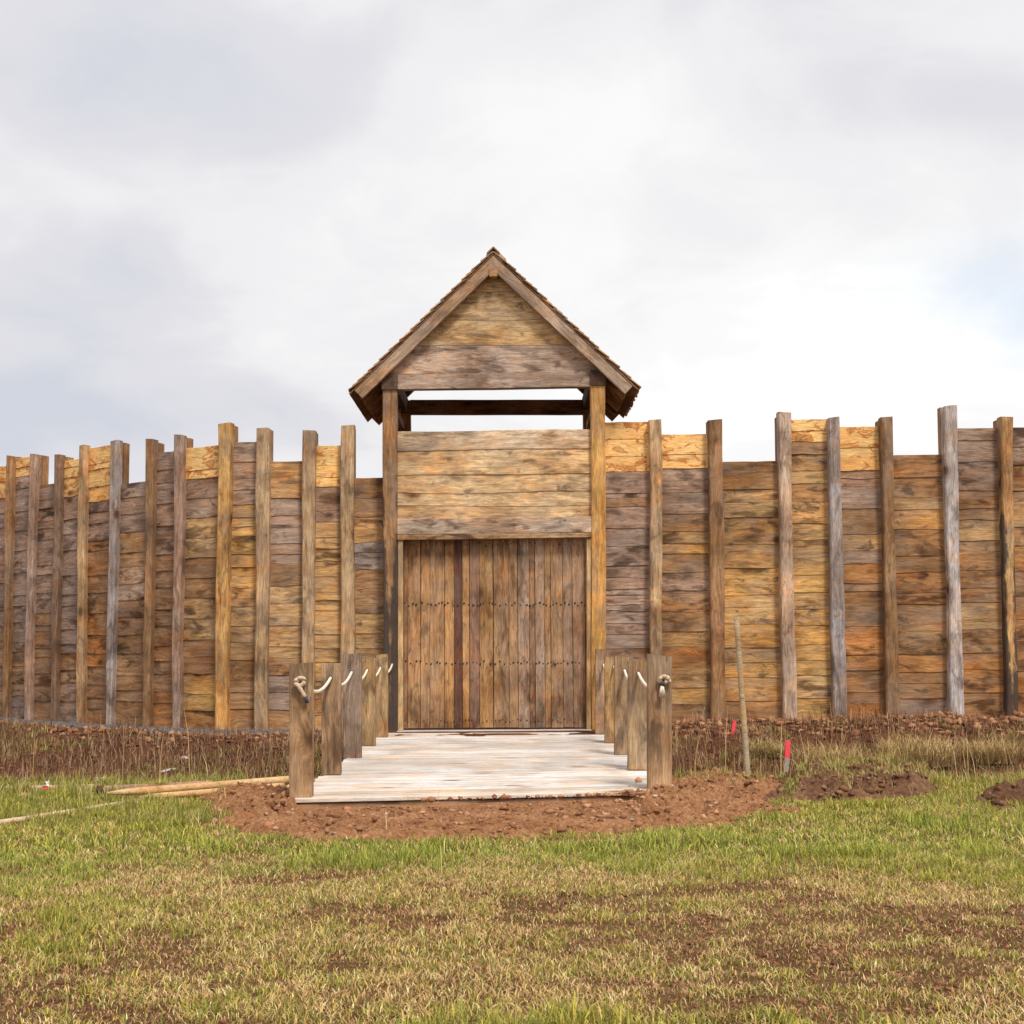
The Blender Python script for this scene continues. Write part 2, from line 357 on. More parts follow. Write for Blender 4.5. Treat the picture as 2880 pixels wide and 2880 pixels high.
def tube(name, pts, rad, mat, parent=None, sides=8, color=None, base=None, caps=True):
    pts = [Vector(p) for p in pts]; b = base or pts[0]; vs_, fs = [], []
    n = len(pts); rads = rad if isinstance(rad, (list, tuple)) else [rad] * n
    prev = None
    for i, p in enumerate(pts):
        t = (pts[min(i + 1, n - 1)] - pts[max(i - 1, 0)]).normalized()
        if prev is None: a = t.orthogonal().normalized()
        else: a = (prev - t * prev.dot(t)); a = a.normalized() if a.length > 1e-6 else t.orthogonal().normalized()
        prev = a; bb = t.cross(a)
        for k in range(sides):
            q = 2 * math.pi * k / sides; vs_.append(p - b + (a * math.cos(q) + bb * math.sin(q)) * rads[i])
    for i in range(n - 1):
        for k in range(sides):
            a0 = i * sides + k; a1 = i * sides + (k + 1) % sides
            fs.append((a0, a1, a1 + sides, a0 + sides))
    if caps:
        fs.append(tuple(range(sides - 1, -1, -1))); fs.append(tuple(range((n - 1) * sides, n * sides)))
    return mesh_obj(name, vs_, fs, mat, Matrix.Translation(b), parent, color, smooth=True)

PAL = {'g': (0.40, 0.30, 0.25), 't': (0.56, 0.365, 0.17), 'h': (0.64, 0.385, 0.13), 'b': (0.37, 0.215, 0.105), 'o': (0.50, 0.24, 0.075),
       'n': (0.84, 0.55, 0.23), 'r': (0.80, 0.42, 0.13), 'y': (0.61, 0.385, 0.155), 'p': (0.58, 0.43, 0.325), 's': (0.40, 0.365, 0.37), 'w': (0.62, 0.57, 0.56),
       'd': (0.25, 0.165, 0.11), 'k': (0.50, 0.355, 0.21)}
def tone(k, v=0.12, a=1.0):
    c = PAL[k]; s = 1 + rng.uniform(-v, v); hsh = rng.uniform(-0.04, 0.04)
    return (c[0] * s * (1 + hsh), c[1] * s, c[2] * s * (1 - hsh), a)

# ------------------------------------------------------------------ the palisade line in plan
def depth_px(px):
    if px < 700: return 21.45 + 3.9 * ((700 - px) / 700) ** 1.5
    if px < 1390: return 21.45
    return 21.40 - 0.5 * max(0.0, (px - 1700)) / 1150
_xs, _ys = [], []
for px in range(-900, 3900, 20):
    p = at_y(px, 1802, depth_px(px)); _xs.append(p.x); _ys.append(p.y)
def wall_y(x): return np.interp(x, _xs, _ys)

# ------------------------------------------------------------------ terrain
def terrain(x, y):
    x = np.asarray(x, float); y = np.asarray(y, float)
    yw = wall_y(x); crest = yw - 1.15
    lawn = -0.10 + 0.05 * (fbm(x * 0.6, y * 0.6, 3, 3) - 0.5) + 0.025 * (fbm(x * 4, y * 4, 5, 3) - 0.5)
    edge = 14.35 + 0.5 * (fbm(x * 0.8, x * 0 + 2.2, 9, 3) - 0.5)
    foot = crest - 3.6
    z = lawn + (-0.85 - lawn) * sstep(0, 1.0, y - edge)
    right = sstep(1.9, 3.2, x)
    top = 0.0 + right * (0.20 + 0.05 * np.clip((x - 3) / 5, 0, 1)) + 0.06 * (fbm(x * 1.3, y * 1.3, 21, 3) - 0.5)
    t = np.clip((y - foot) / (crest - foot), 0, 1)
    bank = -0.85 + (top + 0.85) * (0.75 * t + 0.25 * t * t * (3 - 2 * t)) + (0.22 * (fbm(x * 1.6, y * 1.6, 31, 4) - 0.5) + 0.10 * (fbm(x * 5, y * 5, 33, 2) - 0.5)) * sstep(0, 0.3, t)
    z = np.where(y > foot, np.maximum(bank, z), z)
    back = sstep(0.0, 1.0, (y - crest) / 0.8)
    z = np.where(y > crest, top + (0.0 - top) * back * (1 - 0.45 * right), z)
    z = np.where(y > yw + 0.5, 0.0, z)
    return z
def grid(xs, ys, zf):
    X, Y = np.meshgrid(xs, ys); Z = zf(X, Y); co = np.stack([X.ravel(), Y.ravel(), Z.ravel()], 1)
    nx = len(xs); ny = len(ys); i = np.arange(nx - 1)[None, :] + np.arange(ny - 1)[:, None] * nx; i = i.ravel()
    return co, np.stack([i, i + 1, i + 1 + nx, i + nx], 1)
xs = np.concatenate([[-600, -250, -100, -50, -30, -20, -16], np.arange(-14, 14.01, 0.11), [16, 20, 30, 50, 100, 250, 600]])
ys = np.concatenate([[-300, -80, -20, -5, 0, 2], np.arange(3, 27, 0.11), [28, 30, 35, 45, 70, 130, 300, 900]])
co, fc = grid(xs, ys, terrain)
g = np_mesh('ground', co, fc, GROUND, quads=True, smooth=True); tag(g, kind='structure')
BANK = soil_mat('bank_soil', (0.035, 0.015, 0.009), (0.115, 0.048, 0.025), (0.26, 0.125, 0.068), 0.8, 0.05); g.data.materials.append(BANK)
ctr = co[fc].mean(1); g.data.polygons.foreach_set('material_index', ((ctr[:, 1] > 14.75) & (ctr[:, 1] < wall_y(ctr[:, 0]) + 0.4)).astype(np.int32)); g.data.update()

# soil heaps: outlines picked in the picture, laid on the lawn
def poly_world(pts, z=-0.1): return np.array([[at_z(a, b, z).x, at_z(a, b, z).y] for a, b in pts])
def poly_sd(P, x, y):
    """signed distance, positive inside"""
    d = np.full(x.shape, 1e9); ins = np.zeros(x.shape, bool); n = len(P)
    for i in range(n):
        ax, ay = P[i]; bx, by = P[(i + 1) % n]; ex, ey = bx - ax, by - ay
        t = np.clip(((x - ax) * ex + (y - ay) * ey) / (ex * ex + ey * ey), 0, 1)
        d = np.minimum(d, np.hypot(x - ax - t * ex, y - ay - t * ey))
        c = ((ay > y) != (by > y)) & (x < (bx - ax) * (y - ay) / (by - ay + 1e-12) + ax); ins ^= c
    return np.where(ins, d, -d)
HEAP = poly_world([(566, 2285), (590, 2330), (700, 2358), (900, 2372), (1100, 2374), (1400, 2366), (1650, 2356), (1900, 2335), (2060, 2312), (2155, 2292), (2185, 2268), (2230, 2240), (2190, 2206), (2060, 2192), (1985, 2188), (1900, 2202), (1840, 2216), (1640, 2222), (1200, 2232), (820, 2240), (735, 2220), (640, 2226), (585, 2252)])
SODS = [poly_world(q) for q in ([(2190, 2255), (2310, 2262), (2420, 2254), (2590, 2250), (2622, 2225), (2600, 2192), (2500, 2186), (2330, 2192), (2200, 2200)],
                                [(2770, 2262), (2800, 2280), (2870, 2272), (2960, 2262), (2960, 2215), (2850, 2218)])]
def ragged(P, x, y, seed):
    return poly_sd(P, x, y) + 0.55 * (fbm(x * 1.7, y * 2.2, seed, 3) - 0.52) + 0.26 * (fbm(x * 6.5, y * 7.5, seed + 9, 3) - 0.5) + (0.10 if seed == 41 else 0.14)
def heap_z(P, hmax, seed, base_max):
    def f(x, y):
        sd_ = ragged(P, x, y, seed)
        k = sstep(-0.04, 0.40, sd_)
        bil = np.abs(2 * fbm(x * 7, y * 7, seed + 6, 3) - 1); rough_ = 0.17 * (fbm(x * 3.5, y * 3.5, seed + 3, 4) - 0.45) + 0.15 * (0.25 - bil) + 0.11 * (fbm(x * 19, y * 19, seed + 5, 3) - 0.5)
        z = -0.115 + k * (hmax + rough_) + (0.10 * np.exp(-((x - 1.66) ** 2 + (y - 12.25) ** 2) / 0.09) if seed == 41 else 0.0) + sstep(-0.04, 0.08, sd_) * 0.025
        fr = 11.72 + (x + 2.1) * 0.16
        z = np.where((x > -2.05) & (x < 1.2) & (seed == 41), np.minimum(z, -0.02 - 0.05 * sstep(-0.2, 0.1, y - fr)), z)
        return z, sd_
    return f
def heap_obj(name, P, hmax, seed, label, res=0.017, mat=None):
    f = heap_z(P, hmax, seed, 0)
    x0, y0 = P.min(0) - 0.4; x1, y1 = P.max(0) + 0.4
    X = np.arange(x0, x1, res); Y = np.arange(y0, y1, res)
    co, fc = grid(X, Y, lambda a, b: f(a, b)[0]); sd_ = f(co[:, 0], co[:, 1])[1]
    keep = (sd_ > -0.05)[fc].any(1); fc = fc[keep]
    used, inv = np.unique(fc, return_inverse=True)
    o = np_mesh(name, co[used], inv.reshape(fc.shape), mat or SOIL, quads=True, smooth=True); tag(o, label, kind='structure'); return f
heap_f = heap_obj('soil_heap', HEAP, 0.055, 41, 'broken red-brown soil in front of the boardwalk')
sod_f = [heap_obj('soil_heap', SODS[0], 0.13, 61, 'long turned-over ridge of dark sods behind the lawn', mat=SODM), heap_obj('soil_heap', SODS[1], 0.12, 71, 'small clump of turned-over sod at the lawn edge', mat=SODM)]

# clods: crumpled lumps
def ico():
    bm = bmesh.new(); bmesh.ops.create_icosphere(bm, subdivisions=1, radius=1.0)
    v = np.array([q.co[:] for q in bm.verts]); f = np.array([[q.index for q in p.verts] for p in bm.faces]); bm.free(); return v, f
IV, IF = ico()
def lumps(name, pos, size, cols, mat, flat=0.7, rough_=0.55):
    n = len(pos); k = len(IV)
    a = nr.uniform(0, 6.28, n); ca, sa = np.cos(a), np.sin(a)
    v = IV[None] * (1 + rough_ * nr.uniform(-1, 1, (n, k, 1))) * size[:, None, None] * nr.uniform(0.7, 1.3, (n, 1, 3)); v[..., 2] *= flat
    x = v[..., 0] * ca[:, None] - v[..., 1] * sa[:, None]; y = v[..., 0] * sa[:, None] + v[..., 1] * ca[:, None]
    co = np.stack([x, y, v[..., 2]], -1) + pos[:, None]; fc = IF[None] + (np.arange(n) * k)[:, None, None]
    return np_mesh(name, co.reshape(-1, 3), fc.reshape(-1, 3), mat, np.repeat(cols, k, 0) if cols is not None else None)
SC = np.array([[0.16, 0.070, 0.035], [0.40, 0.215, 0.12], [0.22, 0.098, 0.048], [0.28, 0.135, 0.068], [0.36, 0.19, 0.105], [0.31, 0.145, 0.072], [0.24, 0.11, 0.055]])
def soil_cols(n): return SC[nr.integers(0, len(SC), n)] * nr.uniform(0.8, 1.25, (n, 1))
def scatter_poly(P, n, pad=0.0):
    out = np.zeros((0, 2))
    while len(out) < n:
        q = nr.uniform(P.min(0) - 0.4, P.max(0) + 0.4, (n * 3, 2)); q = q[poly_sd(P, q[:, 0], q[:, 1]) > pad]; out = np.concatenate([out, q])
    return out[:n]
q = scatter_poly(HEAP, 7500, -0.4); q = q[ragged(HEAP, q[:, 0], q[:, 1], 41) > -0.12]; q = q[~((q[:, 0] > -2.1) & (q[:, 0] < 1.25) & (q[:, 1] > 11.66 + (q[:, 0] + 2.1) * 0.16))]; z = heap_f(q[:, 0], q[:, 1])[0]; s = 0.005 + 0.034 * nr.random(len(q)) ** 5.0
p1 = np.column_stack([q, np.maximum(z, -0.10) + s * 0.2]); sz1 = s; c1 = soil_cols(len(q))
for P_, f_, n_ in ((SODS[0], sod_f[0], 700), (SODS[1], sod_f[1], 200)):
    q = scatter_poly(P_, n_, -0.05); z = f_(q[:, 0], q[:, 1])[0]; s = 0.010 + 0.035 * nr.random(n_) ** 2.5
    p1 = np.concatenate([p1, np.column_stack([q, np.maximum(z, -0.1) + s * 0.2])]); sz1 = np.concatenate([sz1, s]); c1 = np.concatenate([c1, soil_cols(n_) * 0.55])
n_ = 260; x = 1.75 - 2.6 * nr.random(n_) ** 1.6; y = 11.74 + (x + 2.1) * 0.162 + np.abs(nr.normal(0, 0.10, n_)) * (0.4 + (x > 1.0)); s = 0.006 + 0.030 * nr.random(n_) ** 3
p1 = np.concatenate([p1, np.column_stack([x, y, np.full(n_, 0.006) + s * 0.35])]); sz1 = np.concatenate([sz1, s]); c1 = np.concatenate([c1, soil_cols(n_)])
# clods on the crest of the bank (both sides of the boardwalk)
for xa, xb, n_, up in ((1.75, 11.5, 2600, 1.0), (-12, -2.2, 1300, 0.6)):
    x = nr.uniform(xa, xb, n_); y = wall_y(x) - 1.25 + nr.normal(0, 0.33 * up, n_); k = y < wall_y(x) - (0.35 if xa > 0 else 0.75); x, y = x[k], y[k]
    s = 0.015 + 0.055 * nr.random(len(x)) ** 2.5
    p1 = np.concatenate([p1, np.column_stack([x, y, terrain(x, y) + s * 0.25])]); sz1 = np.concatenate([sz1, s]); c1 = np.concatenate([c1, soil_cols(len(x)) * 0.95])
n_ = 5000; x = nr.uniform(-11.5, 11, n_); x = x[(x < -2.2) | (x > 1.8)]; y = wall_y(x) - 1.2 - 2.6 * nr.random(len(x)); s = 0.012 + 0.05 * nr.random(len(x)) ** 3
p1 = np.concatenate([p1, np.column_stack([x, y, terrain(x, y) + s * 0.2])]); sz1 = np.concatenate([sz1, s]); c1 = np.concatenate([c1, soil_cols(len(x)) * 0.5])
# bare crumbs in the worn lawn
n_ = 14000; x = nr.uniform(-4.5, 4.5, n_); y = 4.8 + 6.0 * nr.random(n_) ** 1.2
k = fbm(x * 0.9, y * 1.6, 90, 4) * 0.4 + 0.6 * fbm(x * 4.6, y * 6.5, 95, 3) > 0.51; x, y = x[k], y[k]; s = 0.004 + 0.016 * nr.random(len(x)) ** 3
p1 = np.concatenate([p1, np.column_stack([x, y, terrain(x, y) + s * 0.3])]); sz1 = np.concatenate([sz1, s]); c1 = np.concatenate([c1, soil_cols(len(x)) * 0.8])
tag(lumps('soil_clods', p1, sz1, c1, CLOD), 'red-brown clods of loose soil', 'soil', kind='stuff')
# gravel along the foot of the left palisade
n_ = 4200; x = nr.uniform(-12.5, -2.3, n_); y = wall_y(x) - 0.05 - 0.75 * nr.random(n_); s = 0.012 + 0.022 * nr.random(n_)
tag(lumps('gravel', np.column_stack([x, y, terrain(x, y) + s * 0.4]), s, None, GRAV), 'grey gravel strip along the foot of the left palisade', 'gravel', kind='stuff')

# ------------------------------------------------------------------ palisade
# posts: (top left x, top right x, top y, bottom left x, bottom right x, tone, material)
LP = [(-150, -124, 1297, -163, -138, 'g', POSTW), (-72, -46, 1290, -84, -60, 'b', POSTW),
      (10, 37, 1281, -1, 22, 'b', POSTW), (76, 105, 1276, 60, 84, 'g', POSTW), (147, 174, 1278, 134, 158, 'd', POSTW), (214, 242, 1252, 208, 235, 'k', POSTW),
      (303, 334, 1239, 290, 316, 's', POSTW), (403, 434, 1234, 396, 422, 'b', POSTW), (484, 518, 1222, 478, 505, 'g', POSTW), (609, 649, 1190, 600, 639, 'y', POSTW),
      (719, 758, 1203, 715, 752, 'k', POSTW), (851, 886, 1210, 845, 882, 'k', POSTW), (957, 996, 1196, 957, 994, 'k', POSTW)]
RP = [(1827, 1861, 1180, 1830, 1866, 'k', POSTW), (1993, 2032, 1180, 2002, 2044, 'b', POSTW), (2188, 2225, 1159, 2204, 2241, 'p', POSTW), (2329, 2364, 1173, 2346, 2383, 's', POSTW),
      (2479, 2511, 1172, 2496, 2533, 'b', POSTW), (2655, 2692, 1140, 2677, 2713, 'w', POSTW), (2814, 2848, 1172, 2835, 2866, 't', BARKY),
      (2985, 3020, 1160, 3008, 3042, 'g', POSTW), (3150, 3185, 1175, 3172, 3206, 'b', POSTW)]
ZB = -0.25
def c1y(v): return [1150 + q / 1.932 for q in v]
def c2y(v): return [1150 + q / 2.033 for q in v]
def c6y(v): return [1120 + q / 1.932 for q in v]
# bays: course lines down the picture, how many top courses are fresh boards, tones from top to foot
LB = [(c1y([330, 420, 500, 600, 690, 790, 900, 1000, 1100, 1200, 1290, 1390, 1480, 1570, 1650]), 0, 'ggbgbb'),
      (c1y([315, 400, 490, 570, 650, 760, 850, 950, 1080, 1180, 1300, 1400, 1500, 1600, 1655]), 2, 'gggbgb'),
      (c1y([262, 315, 365, 432, 555, 660, 770, 890, 1015, 1070, 1160, 1270, 1320, 1400, 1490, 1560, 1620]), 2, 'ggggbg'),
      (c1y([408, 490, 540, 610, 650, 710, 850, 900, 1000, 1110, 1175, 1210, 1300, 1350, 1440, 1500, 1590]), 0, 'gggbbb'),
      (c1y([275, 315, 370, 475, 600, 680, 770, 905, 1010, 1070, 1200, 1280, 1330, 1420, 1490, 1590]), 3, 'ggggbg'),
      (c1y([203, 295, 325, 420, 500, 560, 620, 715, 770, 905, 1000, 1110, 1230, 1330, 1400, 1500, 1570, 1630]), 4, 'gbbobb'),
      (c1y([400, 480, 570, 668, 780, 860, 950, 1040, 1135, 1230, 1330, 1450, 1530, 1590]), 0, 'gtpbbb'),
      (c1y([232, 330, 400, 435, 515, 635, 790, 880, 970, 1090, 1180, 1290, 1370, 1440, 1540, 1600]), 0, 'ggbbbo'),
      (c1y([205, 330, 375, 485, 590, 700, 810, 920, 1025, 1140, 1255, 1350, 1440, 1550, 1640]), 2, 'gtbtbho'),
      (c1y([180, 290, 380, 440, 520, 590, 640, 690, 790, 860, 970, 1075, 1180, 1270, 1365, 1540, 1630]), 0, 'ggthhttbb'),
      (c2y([300, 430, 510, 610, 680, 770, 830, 885, 1010, 1115, 1240, 1360, 1425, 1525, 1620, 1720]), 0, 'tgggbttbgb'),
      (c2y([210, 325, 390, 445, 585, 645, 735, 800, 870, 960, 1050, 1095, 1155, 1290, 1370, 1450, 1560, 1660, 1750]), 3, 'gttthtthbt'),
      (c2y([395, 510, 615, 765, 820, 920, 1030, 1080, 1170, 1285, 1370, 1430, 1540, 1640, 1740]), 0, 'btsbbtthbb')]
RB = [(c2y([75, 175, 272, 358, 483, 510, 560, 682, 785, 897, 965, 1030, 1065, 1120, 1155, 1228, 1290, 1370, 1480, 1600, 1700]), 3, 'gbgggpgggbot'),
      (c2y([145, 260, 340, 478, 600, 702, 770, 828, 935, 1040, 1160, 1275, 1360, 1478, 1595, 1690]), 2, 'gbthbgbtothb'),
      (c2y([300, 365, 460, 535, 620, 775, 910, 1065, 1135, 1230, 1365, 1450, 1535, 1670]), 0, 'btttthtththtb'),
      (c6y([115, 178, 235, 305, 395, 465, 565, 680, 770, 865, 960, 1055, 1145, 1235, 1340, 1425, 1505, 1630]), 2, 'btbtthhthyhth'),
      (c6y([155, 270, 393, 437, 480, 600, 740, 830, 900, 1005, 1050, 1240, 1395, 1480, 1600, 1660]), 2, 'ggbtgobooboo'),
      (c6y([308, 430, 540, 605, 712, 857, 945, 1060, 1120, 1268, 1392, 1490, 1550, 1630]), 0, 'bthbbobtobbg'),
      (c6y([162, 230, 345, 503, 600, 660, 775, 935, 1030, 1110, 1255, 1385, 1475, 1600]), 0, 'ggbbtbbtboob'),
      (c6y([158, 265, 360, 500, 560, 700, 800, 940, 1080, 1200, 1320, 1480, 1600]), 0, 'gbbtbobooboo'),
      (c6y([180, 260, 360, 470, 560, 700, 820, 940, 1060, 1200, 1320, 1480, 1600]), 0, 'ggbtbobooboo')]
GLX, GRX = 1096, 1683     # the tower posts close the line
def build_palisade(name, label, posts, bays, ends, first_new):
    base = at_y((posts[0][0] + posts[-1][0]) / 2, 2040, depth_px((posts[0][0] + posts[-1][0]) / 2)); base.z = 0
    root = empty(name, base, label, 'palisade')
    cen = []
    for (a, b, ty, c, d, tn, mt) in posts:
        D = depth_px((a + b) / 2); p1 = at_y((a + b) / 2, ty, D); pb = at_y((c + d) / 2, 2040, D)
        p0 = pb + (p1 - pb) * ((ZB - pb.z) / (p1.z - pb.z))
        x = p1.x; sl = float(wall_y(x + 0.3) - wall_y(x - 0.3)) / 0.6; nrm = Vector((sl * 0.45, -1, 0)).normalized()
        w_ = abs(at_y(b, ty, D).x - at_y(a, ty, D).x) * 0.97 / math.sqrt(1 + sl * sl); w0 = abs(at_y(d, 2030, D).x - at_y(c, 2030, D).x) / math.sqrt(1 + sl * sl)
        timber('post', p0, p1, w0, 0.20, mt, root, tone(tn, 0.05, 0.9), nrm, segs=9, jit=0.009, w1=w_, wav=0.010, slant=rng.uniform(-0.016, 0.016), cham=0.020)
        # the partner post behind the boards
        off = -nrm * 0.262; q0, q1 = p0 + off, p1 + off + Vector((0, 0, rng.uniform(-0.05, 0.02)))
        timber('rear_post', q0, q1, w0 * 0.9, 0.17, mt, root, tone('b', 0.1, 0.6), nrm, segs=4, jit=0.004, slant=0.006)
        cen.append((p0, p1, nrm))
    allc = [('x', e) for e in ends[:1] if e] + cen + [('x', e) for e in ends[1:] if e]
    def line(c, frac_pt):
        return None
    seq = []
    for c in allc:
        if c[0] == 'x':
            e = c[1]; D = depth_px(e); p1 = at_y(e, 1200, D); p0 = at_y(e, 2040, D); seq.append((p0, p1, Vector((0, -1, 0))))
        else: seq.append(c)
    for i, (rows, nnew, tones) in enumerate(bays):
        (a0, a1, na), (b0, b1, nb) = seq[i], seq[i + 1]
        nrm = (na + nb).normalized()
        def on(p0, p1, z):
            t = (z - p0.z) / (p1.z - p0.z); return p0 + (p1 - p0) * t
        # picture rows -> heights, at the bay's middle
        mid = (a1 + b1) / 2; Dm = mid.y
        mx = CX + FPX * ((mid - CAM).dot(Rt)) / ((mid - CAM).dot(Fw))
        zs = [at_y(mx, r, Dm + 0.17).z for r in rows] + [ZB]
        if zs[-2] < 0.05: zs.pop(-2)
        for j in range(len(zs) - 1):
            zt, zb = zs[j], zs[j + 1]; ov = 0.0 if j == 0 else 0.016
            zc = (zt + ov + zb) / 2
            back = -nrm * (0.166 + rng.uniform(-0.004, 0.004))
            l = on(a0, a1, zc) + back; r_ = on(b0, b1, zc) + back
            ax = (r_ - l).normalized(); l = l + ax * 0.006; r_ = r_ - ax * 0.006
            tlt = rng.uniform(-0.006, 0.006) if j else 0; l = l + Vector((0, 0, tlt)); r_ = r_ - Vector((0, 0, tlt))
            if j < nnew: mt, col = NEWW, tone(first_new, 0.06, 0.4)
            else:
                k = tones[min(len(tones) - 1, int((j - nnew) / max(1, len(zs) - 1 - nnew) * len(tones)))]
                mt, col = WOOD, tone(k, 0.10, rng.choice([0.5, 0.8, 1.0, 1.0]))
                av = [sum(PAL[q][c] for q in tones) / len(tones) for c in range(3)]
                col = (*[col[c] * 0.74 + av[c] * 0.26 for c in range(3)], col[3])
            timber('plank', l, r_, zt + ov - zb, 0.05, mt, root, col, nrm + Vector((0, 0, rng.uniform(0.006, 0.014) / (zt - zb))), segs=5, jit=0.004, wav=rng.choice([0.0, 0.003, 0.006, 0.011]) if j else 0.002, cham=0.004)
    return root
build_palisade('palisade', 'long plank palisade with upright posts left of the gate tower, curving away', LP, LB, (None, GLX), 'n')
build_palisade('palisade', 'straight plank palisade with upright posts right of the gate tower', RP, RB, (GRX, None), 'n')

# ------------------------------------------------------------------ gate tower
YF = 21.30                                # front faces of the corner posts
YP, YD, YR = YF + 0.085, YF + 0.19, 23.55  # panel boards, door, rear frame
tower = empty('gate_tower', Vector((at_y(1390, 2047, YF).x, YF + 1.2, 0)), 'timber gate tower with steep shingled gable roof and plank double gate', 'gate tower')
def vpost(name, xa, xb, x0a, x0b, ytop, Y, tn, mt, d=0.24, al=0.6):
    p1 = at_y((xa + xb) / 2, ytop, Y); pb = at_y((x0a + x0b) / 2, 2040, Y); p0 = pb + (p1 - pb) * ((ZB - pb.z) / (p1.z - pb.z))
    return timber(name, p0, p1, at_y(x0b, 2040, Y).x - at_y(x0a, 2040, Y).x, d, mt, tower, tone(tn, 0.02, al), segs=10, jit=0.005, w1=at_y(xb, ytop, Y).x - at_y(xa, ytop, Y).x, wav=0.006, cham=0.012)
vpost('post', 1076, 1117, 1079, 1117, 1097, YF, 'b', BARKY)
vpost('post', 1662, 1703, 1665, 1705, 1084, YF, 'h', POSTW, al=0.4)
vpost('post', 1113, 1153, 1114, 1153, 1126, YR, 'b', POSTW); vpost('post', 1640, 1676, 1640, 1676, 1126, YR, 'b', POSTW)
# wall plates: run front to back on the post heads
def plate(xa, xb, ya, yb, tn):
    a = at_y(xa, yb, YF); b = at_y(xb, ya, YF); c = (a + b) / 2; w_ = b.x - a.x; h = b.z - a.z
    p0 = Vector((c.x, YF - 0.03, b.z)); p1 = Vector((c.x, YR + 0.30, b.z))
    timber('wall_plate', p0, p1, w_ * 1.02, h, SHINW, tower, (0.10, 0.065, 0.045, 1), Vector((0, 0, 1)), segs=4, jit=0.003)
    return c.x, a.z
xl_, zl_ = plate(1074, 1118, 1051, 1096.5, 'd'); xr_, zr_ = plate(1661, 1703, 1041, 1083.5, 'd')
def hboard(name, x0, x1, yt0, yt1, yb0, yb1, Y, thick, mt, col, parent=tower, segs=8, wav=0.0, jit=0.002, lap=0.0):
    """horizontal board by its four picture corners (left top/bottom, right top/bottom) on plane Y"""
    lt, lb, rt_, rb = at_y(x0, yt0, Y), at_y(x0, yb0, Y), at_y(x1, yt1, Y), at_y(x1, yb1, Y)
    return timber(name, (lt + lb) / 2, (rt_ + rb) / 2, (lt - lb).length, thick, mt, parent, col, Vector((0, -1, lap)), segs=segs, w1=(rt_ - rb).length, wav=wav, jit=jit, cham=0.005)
hboard('tie_beam', 1118.5, 1661, 1053, 1045, 1095, 1087, YF + 0.01, 0.18, WOOD, (0.46, 0.37, 0.315, 1), wav=0.003)
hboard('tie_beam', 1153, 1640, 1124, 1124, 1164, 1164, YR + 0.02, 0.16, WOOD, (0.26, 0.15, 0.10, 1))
rows = [(1214, 1206, 't'), (1268.5, 1260.5, 't'), (1337, 1332, 't'), (1388, 1383, 't'), (1425, 1420, 't'), (1463, 1456, 't')]
tn5 = [(0.66, 0.52, 0.37, 0.5), (0.70, 0.51, 0.29, 0.8), (0.70, 0.50, 0.28, 0.8), (0.74, 0.53, 0.30, 0.7), (0.70, 0.49, 0.27, 0.7)]
for i in range(5):
    a, b = rows[i], rows[i + 1]; o_ = 2.4 if i else 0
    hboard('plank', 1113, 1667, a[0] - o_, a[1] - o_, b[0], b[1], YP + 0.006, 0.05, WOOD, tn5[i], lap=0.035, wav=(0.018 if i in (2, 3) else 0.007), segs=12)
hboard('lintel', 1117.5, 1663.5, 1460, 1453, 1504, 1497, YF + 0.02, 0.16, WOOD, (0.56, 0.45, 0.35, 0.9), wav=0.003)
hboard('lintel_strip', 1118, 1663, 1504.6, 1497.6, 1519, 1511, YF + 0.012, 0.17, WOOD, (0.55, 0.37, 0.19, 1))
for xa, xb in ((1118.5, 1133), (1650, 1663.5)):
    p1 = at_y((xa + xb) / 2, 1516, YF + 0.04); p0 = at_y((xa + xb) / 2, 2047, YF + 0.04); p0.z = 0.004
    timber('door_jamb', p0, p1, at_y(xb, 1700, YF).x - at_y(xa, 1700, YF).x, 0.15, POSTW, tower, (0.58, 0.40, 0.20, 0.4), segs=5, jit=0.002)
def cx4(v): return [1040 + q / 2.195 for q in v]
def door(name, edges, tones, label=None):
    a = at_y(edges[0], 2047, YD + 0.06); b = at_y(edges[-1], 2047, YD + 0.06); ztop = at_y(1390, 1506, YD).z
    if edges[0] < 1200: b = b + Vector((0.012, 0, 0))
    d_ = timber('door', Vector((a.x, YD + 0.056, ztop / 2)), Vector((b.x, YD + 0.056, ztop / 2)), ztop - 0.06, 0.06, DOORW, tower, (0.30, 0.19, 0.11, 1), segs=1)
    for i in range(len(edges) - 1):
        p0 = at_y((edges[i] + edges[i + 1]) / 2, 2040, YD); p1 = Vector((p0.x + rng.uniform(-0.004, 0.004), p0.y, ztop)); p0.z = 0.025 + rng.uniform(0, 0.01)
        wd = at_y(edges[i + 1], 2040, YD).x - at_y(edges[i], 2040, YD).x - 0.006
        dz = Vector((0, rng.uniform(-0.005, 0.005), 0))
        c = tones[i]; s_ = rng.uniform(0.95, 1.05)
        timber('plank', p0 + dz, p1 + dz, wd, 0.05, DOORW, d_, (c[0] * s_, c[1] * s_, c[2] * s_, rng.uniform(0.6, 1)), segs=5, jit=0.0015, cham=0.005)
    return d_
T_, H_, B_, D_, G_ = (0.41, 0.25, 0.13), (0.46, 0.27, 0.115), (0.31, 0.18, 0.10), (0.14, 0.065, 0.043), (0.38, 0.275, 0.205)
dl = door('door', cx4([207, 233, 312, 370, 462, 520, 572, 617, 680, 764]), [B_, T_, T_, T_, H_, D_, H_, (0.33, 0.20, 0.14), (0.44, 0.27, 0.12)])
dr = door('door', cx4([766, 862, 918, 990, 1025, 1085, 1122, 1198, 1258, 1338]), [T_, T_, G_, B_, G_, T_, T_, (0.36, 0.24, 0.16), (0.39, 0.25, 0.16)])
